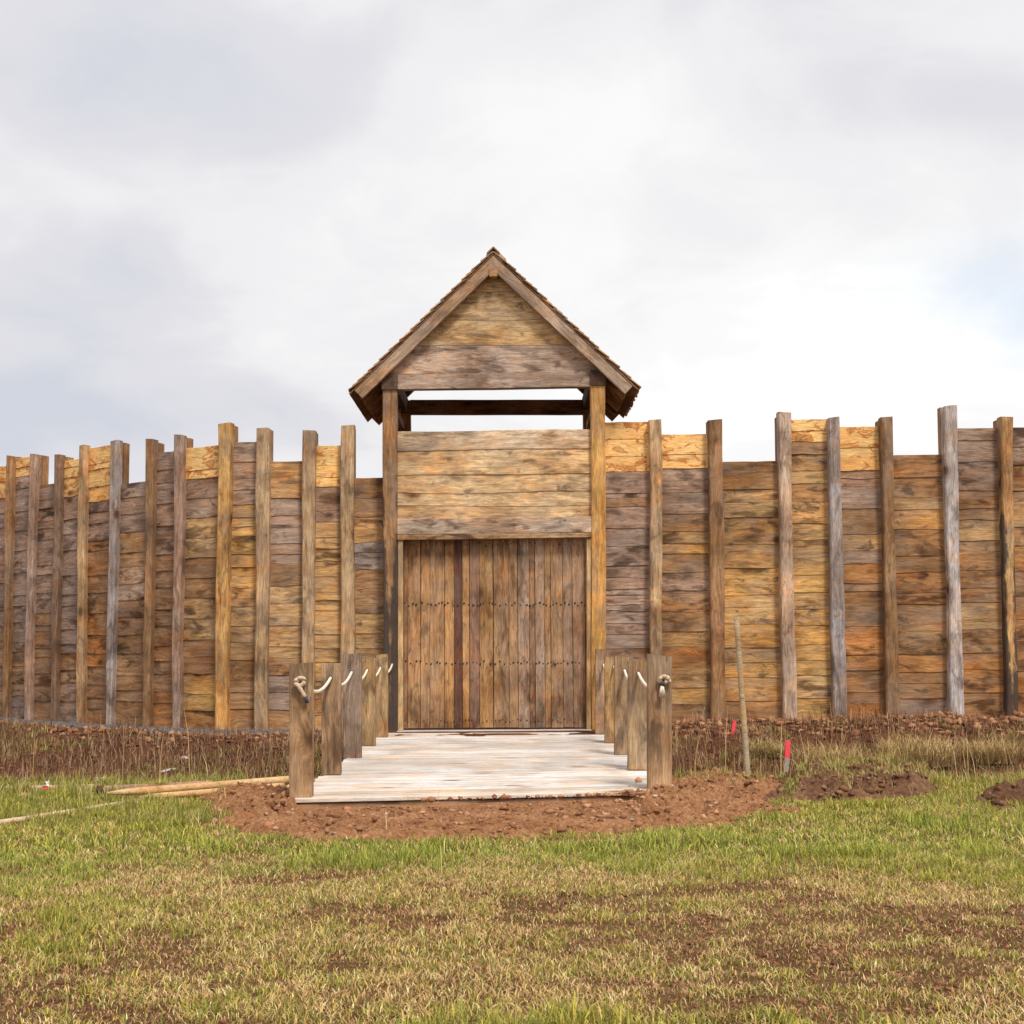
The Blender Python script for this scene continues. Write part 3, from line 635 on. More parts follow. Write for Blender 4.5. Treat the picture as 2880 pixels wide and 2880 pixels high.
def nail_mesh():
    vs_, fs = [], []
    for r_, z in ((0.017, 0.0), (0.014, 0.008), (0.006, 0.012)):
        for k in range(6): vs_.append((r_ * math.cos(k * 1.0472), r_ * math.sin(k * 1.0472), z))
    for i in range(2):
        for k in range(6): fs.append((i * 6 + k, i * 6 + (k + 1) % 6, i * 6 + 6 + (k + 1) % 6, i * 6 + 6 + k))
    fs.append(tuple(range(12, 18))); me = bpy.data.meshes.new('nail'); me.from_pydata(vs_, [], fs); me.materials.append(IRON); return me
NM = nail_mesh()
for d_, lo, hi in ((dl, 1138, 1386), (dr, 1391, 1647)):
    for ry in (1531, 1699, 1863, 2027):
        x = lo + rng.uniform(0, 4)
        while x < hi:
            p = at_y(x, ry + rng.uniform(-5, 5), YD - 0.004); s_ = rng.uniform(0.65, 1.1) * (0.7 if ry in (1531, 2027) else 1.0)
            o = bpy.data.objects.new('nail', NM)
            link(o, Matrix.Translation(p) @ Matrix.Rotation(math.pi / 2, 4, 'X') @ Matrix.Scale(s_, 4), d_)
            x += rng.choice([8, 9, 11, 13, 17])
# platform behind the panel
zp = at_y(1390, 1290, YP).z
for i in range(9):
    y = YF + 0.30 + i * 0.235
    timber('platform_board', Vector((xl_ + 0.1, y, zp)), Vector((xr_ - 0.1, y, zp)), 0.225, 0.04, WOOD, tower, tone('b'), Vector((0, 0, 1)), segs=1)
# side girts and knee braces
for xx, sg in ((xl_, 1), (xr_, -1)):
    for zz in (zp - 0.05, zp + 1.0):
        timber('side_rail', Vector((xx, YF + 0.245, zz)), Vector((xx, YR - 0.005, zz)), 0.16, 0.14, WOOD, tower, tone('b'), Vector((0, 0, 1)), segs=1)
    zb_ = zl_ if sg > 0 else zr_
    timber('knee_brace', Vector((xx + sg * 0.04, YR - 0.01, zb_ - 0.62)), Vector((xx + sg * 0.04, YR - 0.62, zb_ - 0.01)), 0.10, 0.09, POSTW, tower, tone('d'), Vector((sg, 0, 0)), segs=1)
# gable boards
YG = YF + 0.07
AP = at_y(1388, 742, YG); EL = at_y(1095, 1051, YG); ER = at_y(1684, 1042, YG)
def gx(z, E):
    t = (AP.z - z) / (AP.z - E.z); return AP.x + (E.x - AP.x) * t
gz = [AP.z - 0.02] + [at_y(1390, y, YG).z for y in (822, 901, 972, 1050)]
gcol = [(0.64, 0.44, 0.22, 0.7), (0.62, 0.44, 0.24, 0.9), (0.64, 0.45, 0.24, 0.6), (0.55, 0.43, 0.35, 0.8)]
for yy in (YG,):
    for i in range(4):
        zt, zb_ = gz[i], gz[i + 1] + (0.007 if i < 3 else 0.0); o_ = Vector((0, 0.04, 0))
        f_ = [Vector((gx(zb_, EL), yy, zb_)), Vector((gx(zb_, ER), yy, zb_)), Vector((gx(zt, ER), yy, zt)), Vector((gx(zt, EL), yy, zt))]
        prism('gable_board', f_, o_, WOOD, tower, gcol[i])
# roof: slope frames
YR0, YR1 = YF - 0.14, YR + 0.42
RA = at_y(1387.5, 705, YR0)
EVL = at_y(972, 1109, YR0); EVR = at_y(1805, 1096, YR0)
def slope(E):
    u = Vector((E.x - RA.x, 0, E.z - RA.z)); ln = u.length; u.normalize(); n = Vector((-u.z, 0, u.x)); n = n if n.z > 0 else -n; return u, n, ln
# sheathing slab = the roof part
vs_, fs = [], []
for E in (EVL, EVR):
    u, n, ln = slope(E); b0 = len(vs_)
    for yy in (YR0 + 0.02, YR1 - 0.02):
        for t, h in ((0, -0.045), (ln - 0.05, -0.045), (ln - 0.05, -0.022), (0, -0.022)):
            p = Vector((RA.x, yy, RA.z)) + u * t + n * h; vs_.append(p)
    fs += [(b0, b0 + 1, b0 + 2, b0 + 3), (b0 + 7, b0 + 6, b0 + 5, b0 + 4)] + [(b0 + k, b0 + 4 + k, b0 + 4 + (k + 1) % 4, b0 + (k + 1) % 4) for k in range(4)]
rc = Vector((RA.x, (YR0 + YR1) / 2, RA.z))
roof = mesh_obj('roof', [v - rc for v in vs_], fs, SHINW, Matrix.Translation(rc), tower, (0.20, 0.12, 0.07, 1))
def shingle_mesh():
    me = bpy.data.meshes.new('shingle'); L_, W_, T0, T1 = 0.30, 0.116, 0.008, 0.019
    v = []
    for x, t in ((-L_, T0), (0, T1)):
        for y in (-W_ / 2, W_ / 2): v += [(x, y, 0), (x, y, t)]
    me.from_pydata(v, [], [(0, 1, 3, 2), (4, 6, 7, 5), (0, 4, 5, 1), (2, 3, 7, 6), (1, 5, 7, 3), (0, 2, 6, 4)]); me.materials.append(SHINW); return me
SM = shingle_mesh(); EXPO = 0.125; rest_v, rest_f = [], []; cnt = 0
sh_cols = [(0.52, 0.32, 0.17, 0.5), (0.62, 0.40, 0.22, 0.5), (0.45, 0.31, 0.21, 0.6), (0.66, 0.40, 0.18, 0.4), (0.54, 0.42, 0.32, 0.4)]
for E in (EVL, EVR):
    u, n, ln = slope(E); nc = int(ln / EXPO)
    ncol = int((YR1 - YR0) / 0.122)
    for r_ in range(1, nc + 1):
        for c in range(ncol):
            yy = YR0 + 0.06 + c * 0.122 + (0.03 if r_ % 2 else 0) + rng.uniform(-0.012, 0.012)
            lo = r_ * EXPO + 0.02 + rng.uniform(-0.018, 0.018)
            tilt = 0.105 + rng.uniform(-0.02, 0.03)
            x = (u * math.cos(tilt) + n * math.sin(tilt)).normalized(); z = (n - x * n.dot(x)).normalized(); y = z.cross(x)
            pos = Vector((RA.x, yy, RA.z)) + u * lo + n * (0.016 + rng.uniform(0, 0.006))
            m = Matrix(((x.x, y.x, z.x, pos.x), (x.y, y.y, z.y, pos.y), (x.z, y.z, z.z, pos.z), (0, 0, 0, 1)))
            if lo < 0.30: m = m @ Matrix.Diagonal((lo / 0.31, 1, 1, 1))
            if c < 4 or (r_ == nc and c < 22):
                o = bpy.data.objects.new('shingle', SM); o.color = rng.choice(sh_cols); link(o, m, roof)
            else:
                b0 = len(rest_v); rest_v += [m @ v.co - rc for v in SM.vertices]; rest_f += [tuple(b0 + k for k in p.vertices) for p in SM.polygons]
o = mesh_obj('shingle_field', rest_v, rest_f, SHINW, Matrix.Translation(rc), roof, (0.40, 0.26, 0.15, 0.7)); tag(o, kind='stuff')
for E in (EVL, EVR):
    u, n, ln = slope(E)
    p0 = Vector((RA.x, YR0 - 0.01, RA.z)) + u * 0.024 + n * 0.058; p1 = Vector((p0.x, YR1 + 0.01, p0.z))
    if E is EVL: p0, p1 = p0 + u * 0.012, p1 + u * 0.012
    timber('ridge_board', p0, p1, 0.16, 0.022, SHINW, roof, (0.33, 0.23, 0.16, 0.7), n, segs=3)
    # rafters; the front pair are the barge rafters seen on the gable
    for k in range(6):
        yy = YR0 + 0.03 + k * (YR1 - YR0 - 0.14) / 5
        top = 0.0 if E is EVL else 0.13
        wv_ = 0.20
        q0 = Vector((RA.x, yy, RA.z)) + u * (0.0 + top) - n * (0.047 + wv_ / 2); q1 = Vector((RA.x, yy, RA.z)) + u * (ln - 0.16) - n * (0.047 + wv_ / 2)
        if E is EVL: q0 = q0 - u * 0.06
        col = ((0.47, 0.33, 0.22, 0.5) if E is EVL else (0.45, 0.335, 0.25, 0.6)) if k == 0 else tone('b', 0.1)
        timber('rafter', q0, q1, wv_, 0.08, POSTW if k == 0 else WOOD, roof, col, Vector((0, -1, 0)), segs=6 if k == 0 else 1, jit=0.002)
pz = at_y(1387.5, 756, YR0); hz = 0.13
timber('ridge_purlin', Vector((pz.x, YR0 + 0.005, pz.z)), Vector((pz.x, YR1 - 0.1, pz.z)), 0.14, hz, POSTW, roof, (0.50, 0.34, 0.18, 0.3), Vector((0, 0, 1)), segs=2)

# ------------------------------------------------------------------ boardwalk
deck = empty('boardwalk', Vector((-0.22, 16.5, 0)), 'pale bleached plank boardwalk leading to the double gate', 'boardwalk')
yl0, yr0 = at_z(812, 2249, 0).y, at_z(1850, 2226, 0).y; XL, XR = -2.13, 1.69; yend = YF + 0.17
ND = 50
for i in range(ND):
    a, b = i / ND, (i + 1) / ND; gap = rng.uniform(0.007, 0.014)
    l0, l1 = yl0 + (yend - yl0) * a + gap, yl0 + (yend - yl0) * b - gap; r0_, r1_ = yr0 + (yend - yr0) * a + gap, yr0 + (yend - yr0) * b - gap
    dz = rng.uniform(-0.004, 0.004); xa = XL + rng.uniform(-0.02, 0.02); xb = XR + rng.uniform(-0.02, 0.02)
    if b > 0.955: xa, xb = at_y(1119, 2045, YF).x, at_y(1662, 2045, YF).x
    mid0 = Vector((xa, (l0 + l1) / 2, dz)); mid1 = Vector((xb, (r0_ + r1_) / 2, dz + rng.uniform(-0.004, 0.004)))
    s_ = rng.uniform(0.80, 1.08); warm = 1.0 if i > 2 else 0.86
    timber('plank', mid0, mid1, l1 - l0, 0.038, DECKW, deck, (0.66 * s_, 0.635 * s_ * (1 - 0.4 * (1 - warm)), 0.62 * s_ * warm, rng.uniform(0.4, 1.0)), Vector((0, 0, 1)), segs=5, jit=0.002, w1=r1_ - r0_, cham=0.004)
for xx in (XL + 0.25, -0.22, XR - 0.25):
    ya = yl0 + (yr0 - yl0) * (xx - XL) / (XR - XL)
    timber('bearer', Vector((xx, ya + 0.16, -0.045)), Vector((xx, yend - 0.1, -0.045)), 0.14, 0.20, WOOD, deck, tone('b'), Vector((0, 0, 1)), segs=2)
timber('fascia', Vector((XL, yl0 + 0.03, -0.095)), Vector((XR, yr0 + 0.03, -0.095)), 0.10, 0.045, WOOD, deck, (0.36, 0.25, 0.17, 1), Vector((0, -1, 0)), segs=4)

# ------------------------------------------------------------------ railing posts and ropes
order = ['nearest', 'second', 'third', 'fourth', 'fifth']
LPOST = [(813, 876, 1869, 1863, 2244, (0.47, 0.35, 0.22), 0.15), (904, 957, 1866, 1866, 2180, (0.45, 0.355, 0.25), 0.12), (965, 1016, 1841, 1836, 2134, (0.36, 0.28, 0.215), 0.10), (1014, 1055, 1853, 1852, 2098, (0.47, 0.335, 0.17), 0.12), (1056, 1090, 1842, 1839, 2074, (0.50, 0.365, 0.20), 0.12)]
RPOST = [(1823, 1890, 1839, 1846, 2222, (0.475, 0.365, 0.24), 0.14), (1767, 1825, 1859, 1859, 2166, (0.46, 0.345, 0.21), 0.12), (1729, 1780, 1845, 1849, 2124, (0.38, 0.275, 0.17), 0.12), (1701, 1742, 1848, 1848, 2090, (0.48, 0.34, 0.16), 0.12), (1675, 1716, 1825, 1826, 2065, (0.40, 0.30, 0.215), 0.12)]
extra = [['with a knotted rope end', '', 'greyest and tallest', 'narrow and honey brown', 'closest to the gate'],
         ['with a frayed rope tassel', '', 'dark brown with a knot', 'with a yellow streak', 'closest to the gate']]
holes = {}
for side, posts in (('left', LPOST), ('right', RPOST)):
    hs = []
    for i, (a, b, tl, tr, yb, col, dp) in enumerate(posts):
        p = at_z((a + b) / 2, yb, 0.0); Y = p.y; top = at_y((a + b) / 2, (tl + tr) / 2, Y); wd = at_y(b, 2000, Y).x - at_y(a, 2000, Y).x
        lab = f'{order[i]} railing post on the {side} edge of the boardwalk' + (', ' + extra[side == 'right'][i] if extra[side == 'right'][i] else '')
        root = empty('railing_post', Vector((p.x, Y, 0.004)), lab, 'railing post', 'railing posts along the boardwalk')
        dzz = (at_y(b, tr, Y).z - at_y(a, tl, Y).z) / 2
        timber('post', Vector((p.x, Y, 0.006)), Vector((top.x, Y, top.z)), wd, dp, POSTW, root, (col[0] * 0.92, col[1] * 0.86, col[2] * 0.82, 1.0), segs=6, jit=0.002, cham=0.006, slant=-dzz)
        hpx = [[846, 930, 989, 1033, 1070], [1864, 1795, 1756, 1727, 1697]][side == 'right'][i]; hpy = [[1922, 1907, 1891, 1884, 1878], [1915, 1893, 1885, 1874, 1869]][side == 'right'][i]
        h = at_y(hpx, hpy, Y); hs.append((h, dp))
        ring = [h + Vector((0.019 * math.cos(k * 0.6283), -0.003, 0.023 * math.sin(k * 0.6283))) for k in range(11)]
        tube('rope_hole', ring, 0.005, IRON, root, 5, caps=False)
    g_ = at_y(*((1103, 1868) if side == 'left' else (1676, 1866)), YF); hs.append((g_ + Vector((0, 0.03, 0)), 0.05)); holes[side] = hs
def rope(side, label):
    hs = holes[side]; pts = []
    for i, (h, d) in enumerate(hs):
        pts.append(h + Vector((0, -0.012 if i else 0.02, 0))); pts.append(h + Vector((0, d + 0.012, -0.004)))
        if i < len(hs) - 1:
            a = pts[-1]; b = hs[i + 1][0] + Vector((0, -0.012, 0))
            for k in range(1, 14):
                t = k / 14; q = a.lerp(b, t); q.z -= 4 * 0.115 * t * (1 - t); pts.append(q)
    pts.pop()
    root = empty('rope', hs[0][0] + Vector((0, 0.05, 0)), label, 'rope', 'ropes threaded through the railing posts')
    tube('rope_line', pts, 0.0175, ROPE, root, 8)
    return root, hs[0][0]
def knot_loop(c, r, ang0, turns, tilt, depth):
    return [c + Vector((r * math.cos(ang0 + t * 6.283 * turns / 26) * (1 + 0.15 * math.sin(t)), -depth - 0.012 * math.sin(t * 0.9 + tilt), 0.85 * r * math.sin(ang0 + t * 6.283 * turns / 26))) for t in range(27)]
rl, k0 = rope('left', 'cream rope through the left railing posts, knotted with a dark whipped end')
kn = tube('knot', knot_loop(k0 + Vector((0, 0, 0.012)), 0.034, 2.8, 1.6, 0.4, 0.030), 0.021, ROPED, rl, 8)
tube('strand', knot_loop(k0 + Vector((0.004, -0.014, 0.014)), 0.046, 0.6, 0.62, 1.7, 0.030), 0.020, ROPED, kn, 8)
tl_ = [k0 + Vector((-0.03 + 0.085 * t, -0.055 + 0.010 * t, -0.005 - 0.105 * t - 0.03 * t * t)) for t in (0, 0.2, 0.4, 0.6, 0.8, 1.0)]
tube('rope_tail', tl_, [0.021, 0.020, 0.022, 0.019, 0.021, 0.018], ROPED, rl, 8)
tube('whipping', [tl_[-1] + Vector((-0.006, 0, 0.010)), tl_[-1] + Vector((0.012, 0, -0.025)), tl_[-1] + Vector((0.020, 0.002, -0.048))], [0.0215, 0.020, 0.014], WHIP, rl, 8)
rr, k1 = rope('right', 'cream rope through the right railing posts, knotted with a frayed tassel')
k1 = k1 + Vector((0, 0, 0.0))
kn = tube('knot', knot_loop(k1 + Vector((0, 0, 0.008)), 0.034, 0.4, 1.5, 0.9, 0.030), 0.021, ROPED, rr, 8)
tube('strand', knot_loop(k1 + Vector((0.012, -0.016, 0.008)), 0.045, -0.4, 0.62, 2.3, 0.028), 0.020, ROPED, kn, 8)
tube('whipping', [k1 + Vector((-0.008, -0.060, -0.005)), k1 + Vector((-0.014, -0.062, -0.048))], 0.021, WHIP, rr, 8)
tas = empty('x', k1, None, None); bpy.data.objects.remove(tas)
ts = tube('tassel', [k1 + Vector((-0.014, -0.060, -0.045)), k1 + Vector((-0.016, -0.056, -0.09)), k1 + Vector((-0.016, -0.046, -0.155))], [0.018, 0.026, 0.024], ROPE, rr, 8)
for k in range(14):
    ax = -0.045 + 0.065 * (k + 0.5) / 14 + rng.uniform(-0.004, 0.004); ln = rng.uniform(0.135, 0.185)
    tube('strand', [k1 + Vector((-0.014 + ax * 0.15, -0.075, -0.045)), k1 + Vector((-0.014 + (ax + 0.012) * 0.7, -0.082 + rng.uniform(-0.006, 0.006), -0.10)), k1 + Vector((-0.002 + ax * 1.1, -0.066 + rng.uniform(-0.01, 0.01), -ln))], [0.005, 0.006, 0.0035], ROPE, ts, 5)

# ------------------------------------------------------------------ poles lying on the grass
def pole(label, a, b, r0_, r1_, col, za, zb, tip=True, endcol=None, bend=0.02):
    p0 = at_z(*a, za); p1 = at_z(*b, zb); n = 12; pts = []; rad = []
    up = (p1 - p0).cross(Vector((0, 0, 1))).normalized()
    for i in range(n + 1):
        t = i / n; q = p0.lerp(p1, t) + up * bend * math.sin(t * 4.1) ; pts.append(q); rr_ = r0_ + (r1_ - r0_) * t
        if tip: rr_ *= min(1.0, 0.28 + t * 6.5)
        rad.append(rr_)
    root = empty('pole', p0, label, 'pole', 'poles lying on the grass')
    tube('shaft', pts, rad, POLEW, root, 10, (*col, 0.4))
    if endcol: tube('charred_end', [pts[0] - (pts[1] - pts[0]) * 0.02, pts[0].lerp(pts[1], 0.7)], [rad[0] * 1.06, rad[1] * 1.06], endcol, root, 10)
    return root
DARKW = flat_mat('wet_dark_bark', (0.075, 0.032, 0.022), 0.7, 0.3, 30)
pole('thick honey-coloured pole with a tapered tip lying left of the boardwalk, topmost', (300, 2231), (830, 2193), 0.038, 0.046, (0.62, 0.42, 0.22), 0.00, 0.02)
pole('dark-ended pole lying behind the honey-coloured pole', (272, 2222), (600, 2205), 0.042, 0.040, (0.46, 0.28, 0.20), -0.03, -0.02, False, DARKW)
pole('shorter honey pole with a pointed tip half sunk in grass below the topmost pole', (387, 2243), (800, 2212), 0.032, 0.040, (0.62, 0.43, 0.21), -0.055, -0.03)
pole('short pale pole end poking out of the soil beside the nearest left railing post', (758, 2236), (840, 2204), 0.020, 0.040, (0.66, 0.50, 0.33), -0.03, 0.0)
pole('long thin pale pole sunk in the grass at the left edge of the picture', (-160, 2338), (392, 2252), 0.030, 0.020, (0.62, 0.50, 0.37), -0.055, -0.075, False)
pole('straight grey-pink pole lying along the far lawn edge at far left', (-260, 2222), (262, 2213), 0.030, 0.026, (0.52, 0.40, 0.31), -0.05, -0.05, False)
# standing pole and marker stakes
def stake(name, label, cat, bot, top, zb, wd, mat, col, pinkfrac=0, pd=None):
    b = at_z(*bot, zb); t = at_y(*top, b.y); lo = b + (b - t).normalized() * 0.25
    root = empty(name, b, label, cat)
    if pinkfrac:
        m = t.lerp(b, pinkfrac)
        timber('shaft', lo, m, wd, 0.035, STAKEW, root, (*col, 1), segs=2, jit=0.001, cham=0.004)
        timber('painted_top', m, t, wd * 1.04, 0.037, PINK, root, (1, 1, 1, 1), segs=2, jit=0.001, cham=0.004)
    else:
        n = 10; pts = [lo.lerp(t, i / n) for i in range(n + 1)]; tube('shaft', pts, [wd / 2 * (1.12 - 0.16 * i / n) for i in range(n + 1)], mat, root, 12, (*col, 0.5))
    return root
stake('standing_pole', 'tall thin round pole standing in the ditch right of the boardwalk', 'pole', (2102, 2171), (2071, 1735), -0.10, 0.068, POLEW, (0.47, 0.38, 0.25))
b_ = at_z(2216, 2187, -0.1)
stake('marker_stake', 'pink-topped grey marker stake standing upright at the lawn edge', 'stake', (2211, 2190), (2217, 2083), -0.10, 0.055, STAKEW, (0.34, 0.28, 0.23), 0.46)
stake('marker_stake', 'pink-topped marker stake leaning in the weeds behind the tall pole', 'stake', (2047, 2140), (2067, 2027), -0.35, 0.052, STAKEW, (0.2, 0.15, 0.12), 0.45)
# litter, stones
def blob(name, label, cat, px, py, z, sx, sy, sz, mat, seed, Y=None):
    p = at_y(px, py, Y) if Y else at_z(px, py, z); r_ = random.Random(seed)
    v = [Vector((q[0] * sx * r_.uniform(0.7, 1.2), q[1] * sy * r_.uniform(0.7, 1.2), q[2] * sz * r_.uniform(0.6, 1.2))) for q in IV]
    o = mesh_obj(name, v, [tuple(int(k) for k in f) for f in IF], mat, Matrix.Translation(p)); return tag(o, label, cat)
def crumple(name, label, px, py, z, s_, parts):
    p = at_z(px, py, z); root = empty(name, p, label, 'litter')
    for k, (dx, dz, w_, h_, mat) in enumerate(parts):
        v, f, n = [], [], 5
        for i in range(n):
            for j in range(n): v.append((dx + (i / 4 - 0.5) * w_, rng.uniform(-1, 1) * 0.25 * w_, dz + (j / 4) * h_ + rng.uniform(-0.15, 0.15) * h_))
        for i in range(n - 1):
            for j in range(n - 1): f.append((i * n + j, (i + 1) * n + j, (i + 1) * n + j + 1, i * n + j + 1))
        o = mesh_obj('scrap', v, f, mat, Matrix.Translation(p), root); md = o.modifiers.new('thick', 'SOLIDIFY'); md.thickness = 0.004
crumple('crumpled_wrapper', 'small crumpled red and white wrapper on the grey-pink pole', 130, 2224, -0.06, 1, [(0, 0, 0.07, 0.05, PLASTR), (0.01, 0.045, 0.04, 0.06, PLASTW)])
crumple('crumpled_wrapper', 'pale pink crumpled wrapper at the lawn edge above the dark-ended pole', 284, 2198, -0.08, 1, [(0, 0, 0.12, 0.05, flat_mat('pale_pink_plastic', (0.72, 0.50, 0.46), 0.6, 0.12))])
blob('stone', 'flat pink stone lying in the grass at far left', 'stone', 65, 2240, -0.09, 0.14, 0.10, 0.035, flat_mat('pink_stone', (0.50, 0.27, 0.20), 0.9, 0.2), 3)
def bank_pt(px, py, pad=0.0):
    """first hit of a picture ray on the terrain"""
    d = ray(px, py); d = d / d.y
    for k in range(900):
        y = 5 + k * 0.02; p = CAM + d * y
        if p.z <= float(terrain(p.x, p.y)) + pad: return p
    return p
pb = bank_pt(515, 2135); blob('stone', 'pale angular stone on the weedy bank left of the boardwalk', 'stone', 515, 2135, 0, 0.09, 0.07, 0.06, STONE, 5, pb.y)
pa, pc = bank_pt(452, 2172, 0.03), bank_pt(500, 2163, 0.03); root = empty('stick', pa, 'short white stick lying at the foot of the weedy bank', 'stick'); tube('shaft', [pa, (pa + pc) / 2 + Vector((0, 0, .01)), pc], 0.022, flat_mat('bleached_stick', (0.62, 0.58, 0.55), 0.8, 0.1), root, 8)
q = scatter_poly(HEAP, 60, 0.1); q = q[q[:, 1] < 11.6 + (q[:, 0] + 2.1) * 0.16]; zq = heap_f(q[:, 0], q[:, 1])[0]; sq = 0.008 + 0.022 * nr.random(len(q)) ** 2
tag(lumps('pebbles', np.column_stack([q, zq + sq * 0.3]), sq, np.array([[0.50, 0.36, 0.27]]) * nr.uniform(0.6, 1.1, (len(q), 1)), CLOD, 0.5, 0.4), 'small pale stones scattered in the red-brown soil', 'stones', kind='stuff')

# ------------------------------------------------------------------ grass and weeds
def blades(name, x, y, z, h, wd, lean, cols, mat, label, cat, curl=0.5):
    n = len(x); a = nr.uniform(0, 2 * np.pi, n); dx, dy = np.cos(a), np.sin(a); b = a + np.pi / 2 + nr.normal(0, 0.5, n); lx, ly = np.cos(b) * lean, np.sin(b) * lean
    co = np.zeros((n, 5, 3)); hw = wd / 2
    up = np.sqrt(np.clip(1 - np.minimum(lean, 0.97) ** 2, 0.03, 1))
    for k, s in ((0, -1), (1, 1)):
        co[:, k] = np.stack([x + dx * hw * s, y + dy * hw * s, z - 0.01], 1)
    mxx, myy = x + lx * h * 0.40, y + ly * h * 0.40
    for k, s in ((2, -1), (3, 1)):
        co[:, k] = np.stack([mxx + dx * hw * 0.8 * s, myy + dy * hw * 0.8 * s, z + h * 0.58 * up], 1)
    co[:, 4] = np.stack([x + lx * h * (1 + curl * 0.3), y + ly * h * (1 + curl * 0.3), z + h * up * (1 - 0.25 * curl * lean)], 1)
    i = (np.arange(n) * 5)[:, None]
    tri = np.concatenate([i + np.array([[0, 1, 3]]), i + np.array([[0, 3, 2]]), i + np.array([[2, 3, 4]])], 0)
    c = np.repeat(cols[:, None, :], 5, 1) * np.array([0.8, 0.8, 1.0, 1.0, 1.1])[None, :, None]
    o = np_mesh(name, co.reshape(-1, 3), tri, mat, c.reshape(-1, 3)); return tag(o, label, cat, kind='stuff')
GRN = np.array([[0.24, 0.25, 0.045], [0.32, 0.315, 0.060], [0.41, 0.375, 0.080], [0.19, 0.215, 0.045]])
TAN = np.array([[0.58, 0.425, 0.185], [0.70, 0.53, 0.265], [0.50, 0.325, 0.125], [0.62, 0.41, 0.19]])
BRN = np.array([[0.36, 0.19, 0.095], [0.45, 0.255, 0.13], [0.26, 0.13, 0.065]])
def pick(T, n): return T[nr.integers(0, len(T), n)]
def lawn(n, y0, y1, px):
    # even over the ground inside a wedge a little wider than the view
    u = nr.random(n); y = np.sqrt(y0 ** 2 + u * (y1 ** 2 - y0 ** 2)); x = nr.uniform(-1, 1, n) * (y * 0.47 + 0.4)
    return x, y
x1, y1 = lawn(260000, 4.7, 9.5, 0); x2, y2 = lawn(200000, 9.5, 14.7, 0)
x = np.concatenate([x1, x2]); y = np.concatenate([y1, y2])
far = y > 9.5
sdh = ragged(HEAP, x, y, 41)
for P_, sd_seed in zip(SODS, (61, 71)): sdh = np.maximum(sdh, ragged(P_, x, y, sd_seed) - 0.06)
# boardwalk footprint and bare patches stay clear
bare = fbm(x * 0.9, y * 1.6, 90, 4); bare2 = fbm(x * 4.6, y * 6.5, 95, 3)
nearness = sstep(9.3, 6.0, y)
worn = sstep(0.50, 0.62, bare * 0.40 + bare2 * 0.60 + 0.035 * nearness) * sstep(11.0, 8.5, y)
dens = (1 - 0.55 * worn) * 0.92
k = (sdh < nr.uniform(-0.10, 0.10, len(x))) & (nr.random(len(x)) < dens) & ~((x > -2.2) & (x < 1.75) & (y > 11.8))
worn = worn[k]; x, y, far = x[k], y[k], far[k]; n = len(x)
lush = sstep(0.40, 0.62, fbm(x * 0.9 + 3, y * 1.3, 120, 4) + 0.24 * sstep(8.2, 9.6, y) - 0.23 * sstep(9.0, 6.5, y) + 0.05 * (x < -2.5))
tuft = sstep(0.56, 0.72, fbm(x * 2.6, y * 2.6, 140, 3)) * (0.25 + 0.75 * lush)
mot = fbm(x * 5, y * 6, 150, 3)
p = np.clip((0.26 + 0.40 * lush + 0.9 * (mot - 0.5)), 0.05, 0.85) * (1 - 0.7 * worn)
isg = nr.random(n) < p
cols = np.where(isg[:, None], pick(GRN, n), np.where((nr.random(n) < 0.12 + 0.16 * (1 - lush) + 0.45 * worn)[:, None], pick(BRN, n), pick(TAN, n))) * nr.uniform(0.6, 1.5, (n, 1))
yel = (nr.random(n) < 0.35) & isg; cols[yel] = cols[yel] * np.array([1.30, 1.12, 0.9]); cols = np.minimum(cols * 1.12, 0.85)
strip = np.exp(-((y - 9.6 - 0.15 * x) / 1.1) ** 2)[:, None] * isg[:, None]; cols = cols * (1 + strip * np.array([-0.10, 0.03, 0.0]))
h = np.where(isg, 0.024 + 0.028 * nr.random(n) + 0.036 * lush * nr.random(n) + 0.11 * tuft * nr.random(n), (0.025 + 0.035 * nr.random(n) + 0.03 * lush * nr.random(n)) * (1 - 0.45 * worn))
lean = np.where(isg, nr.uniform(0.20, 0.88, n), nr.uniform(0.60, 0.97, n))
wd = np.where(far, 0.0085, 0.0056) * nr.uniform(0.7, 1.3, n)
blades('grass', x, y, terrain(x, y), h, wd, lean, cols, BLADE, 'worn patchy lawn of green and straw-coloured grass', 'grass')
# longer tufts at the lawn edge, round the soil and between the poles
def tufts(n_t, xf, per, hh, colT, sp=0.05):
    X, Y, H, Cc = [], [], [], []
    for k in range(n_t):
        cx_, cy_ = xf(); m = per; X.append(cx_ + nr.normal(0, sp, m)); Y.append(cy_ + nr.normal(0, sp, m)); s_ = rng.uniform(0.5, 1.1)
        H.append(hh * s_ * nr.uniform(0.4, 1.1, m)); Cc.append(pick(colT, m) * nr.uniform(0.75, 1.2, (m, 1)))
    return [np.concatenate(v) for v in (X, Y, H, Cc)]
def edge_l(): return rng.uniform(-7.2, -2.2), rng.uniform(13.0, 14.6)
def edge_r(): return rng.uniform(1.9, 7.2), rng.uniform(13.6, 14.7)
def pole_zone():
    a = at_z(rng.uniform(0, 640), rng.uniform(2225, 2330), -0.1); return a.x, a.y
def rim():
    i = rng.randrange(14); a = HEAP[i]; b = HEAP[(i + 1) % len(HEAP)]; t = rng.random(); return a[0] + (b[0] - a[0]) * t + rng.gauss(0, .03), a[1] + (b[1] - a[1]) * t - abs(rng.gauss(0.03, .08))
GT = np.concatenate([GRN, GRN, TAN[:2]])
TT = np.concatenate([TAN, GRN[:1]])
parts_ = [tufts(170, edge_l, 38, 0.20, GT), tufts(150, edge_r, 38, 0.20, np.concatenate([GT, TAN])), tufts(190, pole_zone, 36, 0.13, GT), tufts(240, rim, 22, 0.075, GT, 0.04)]
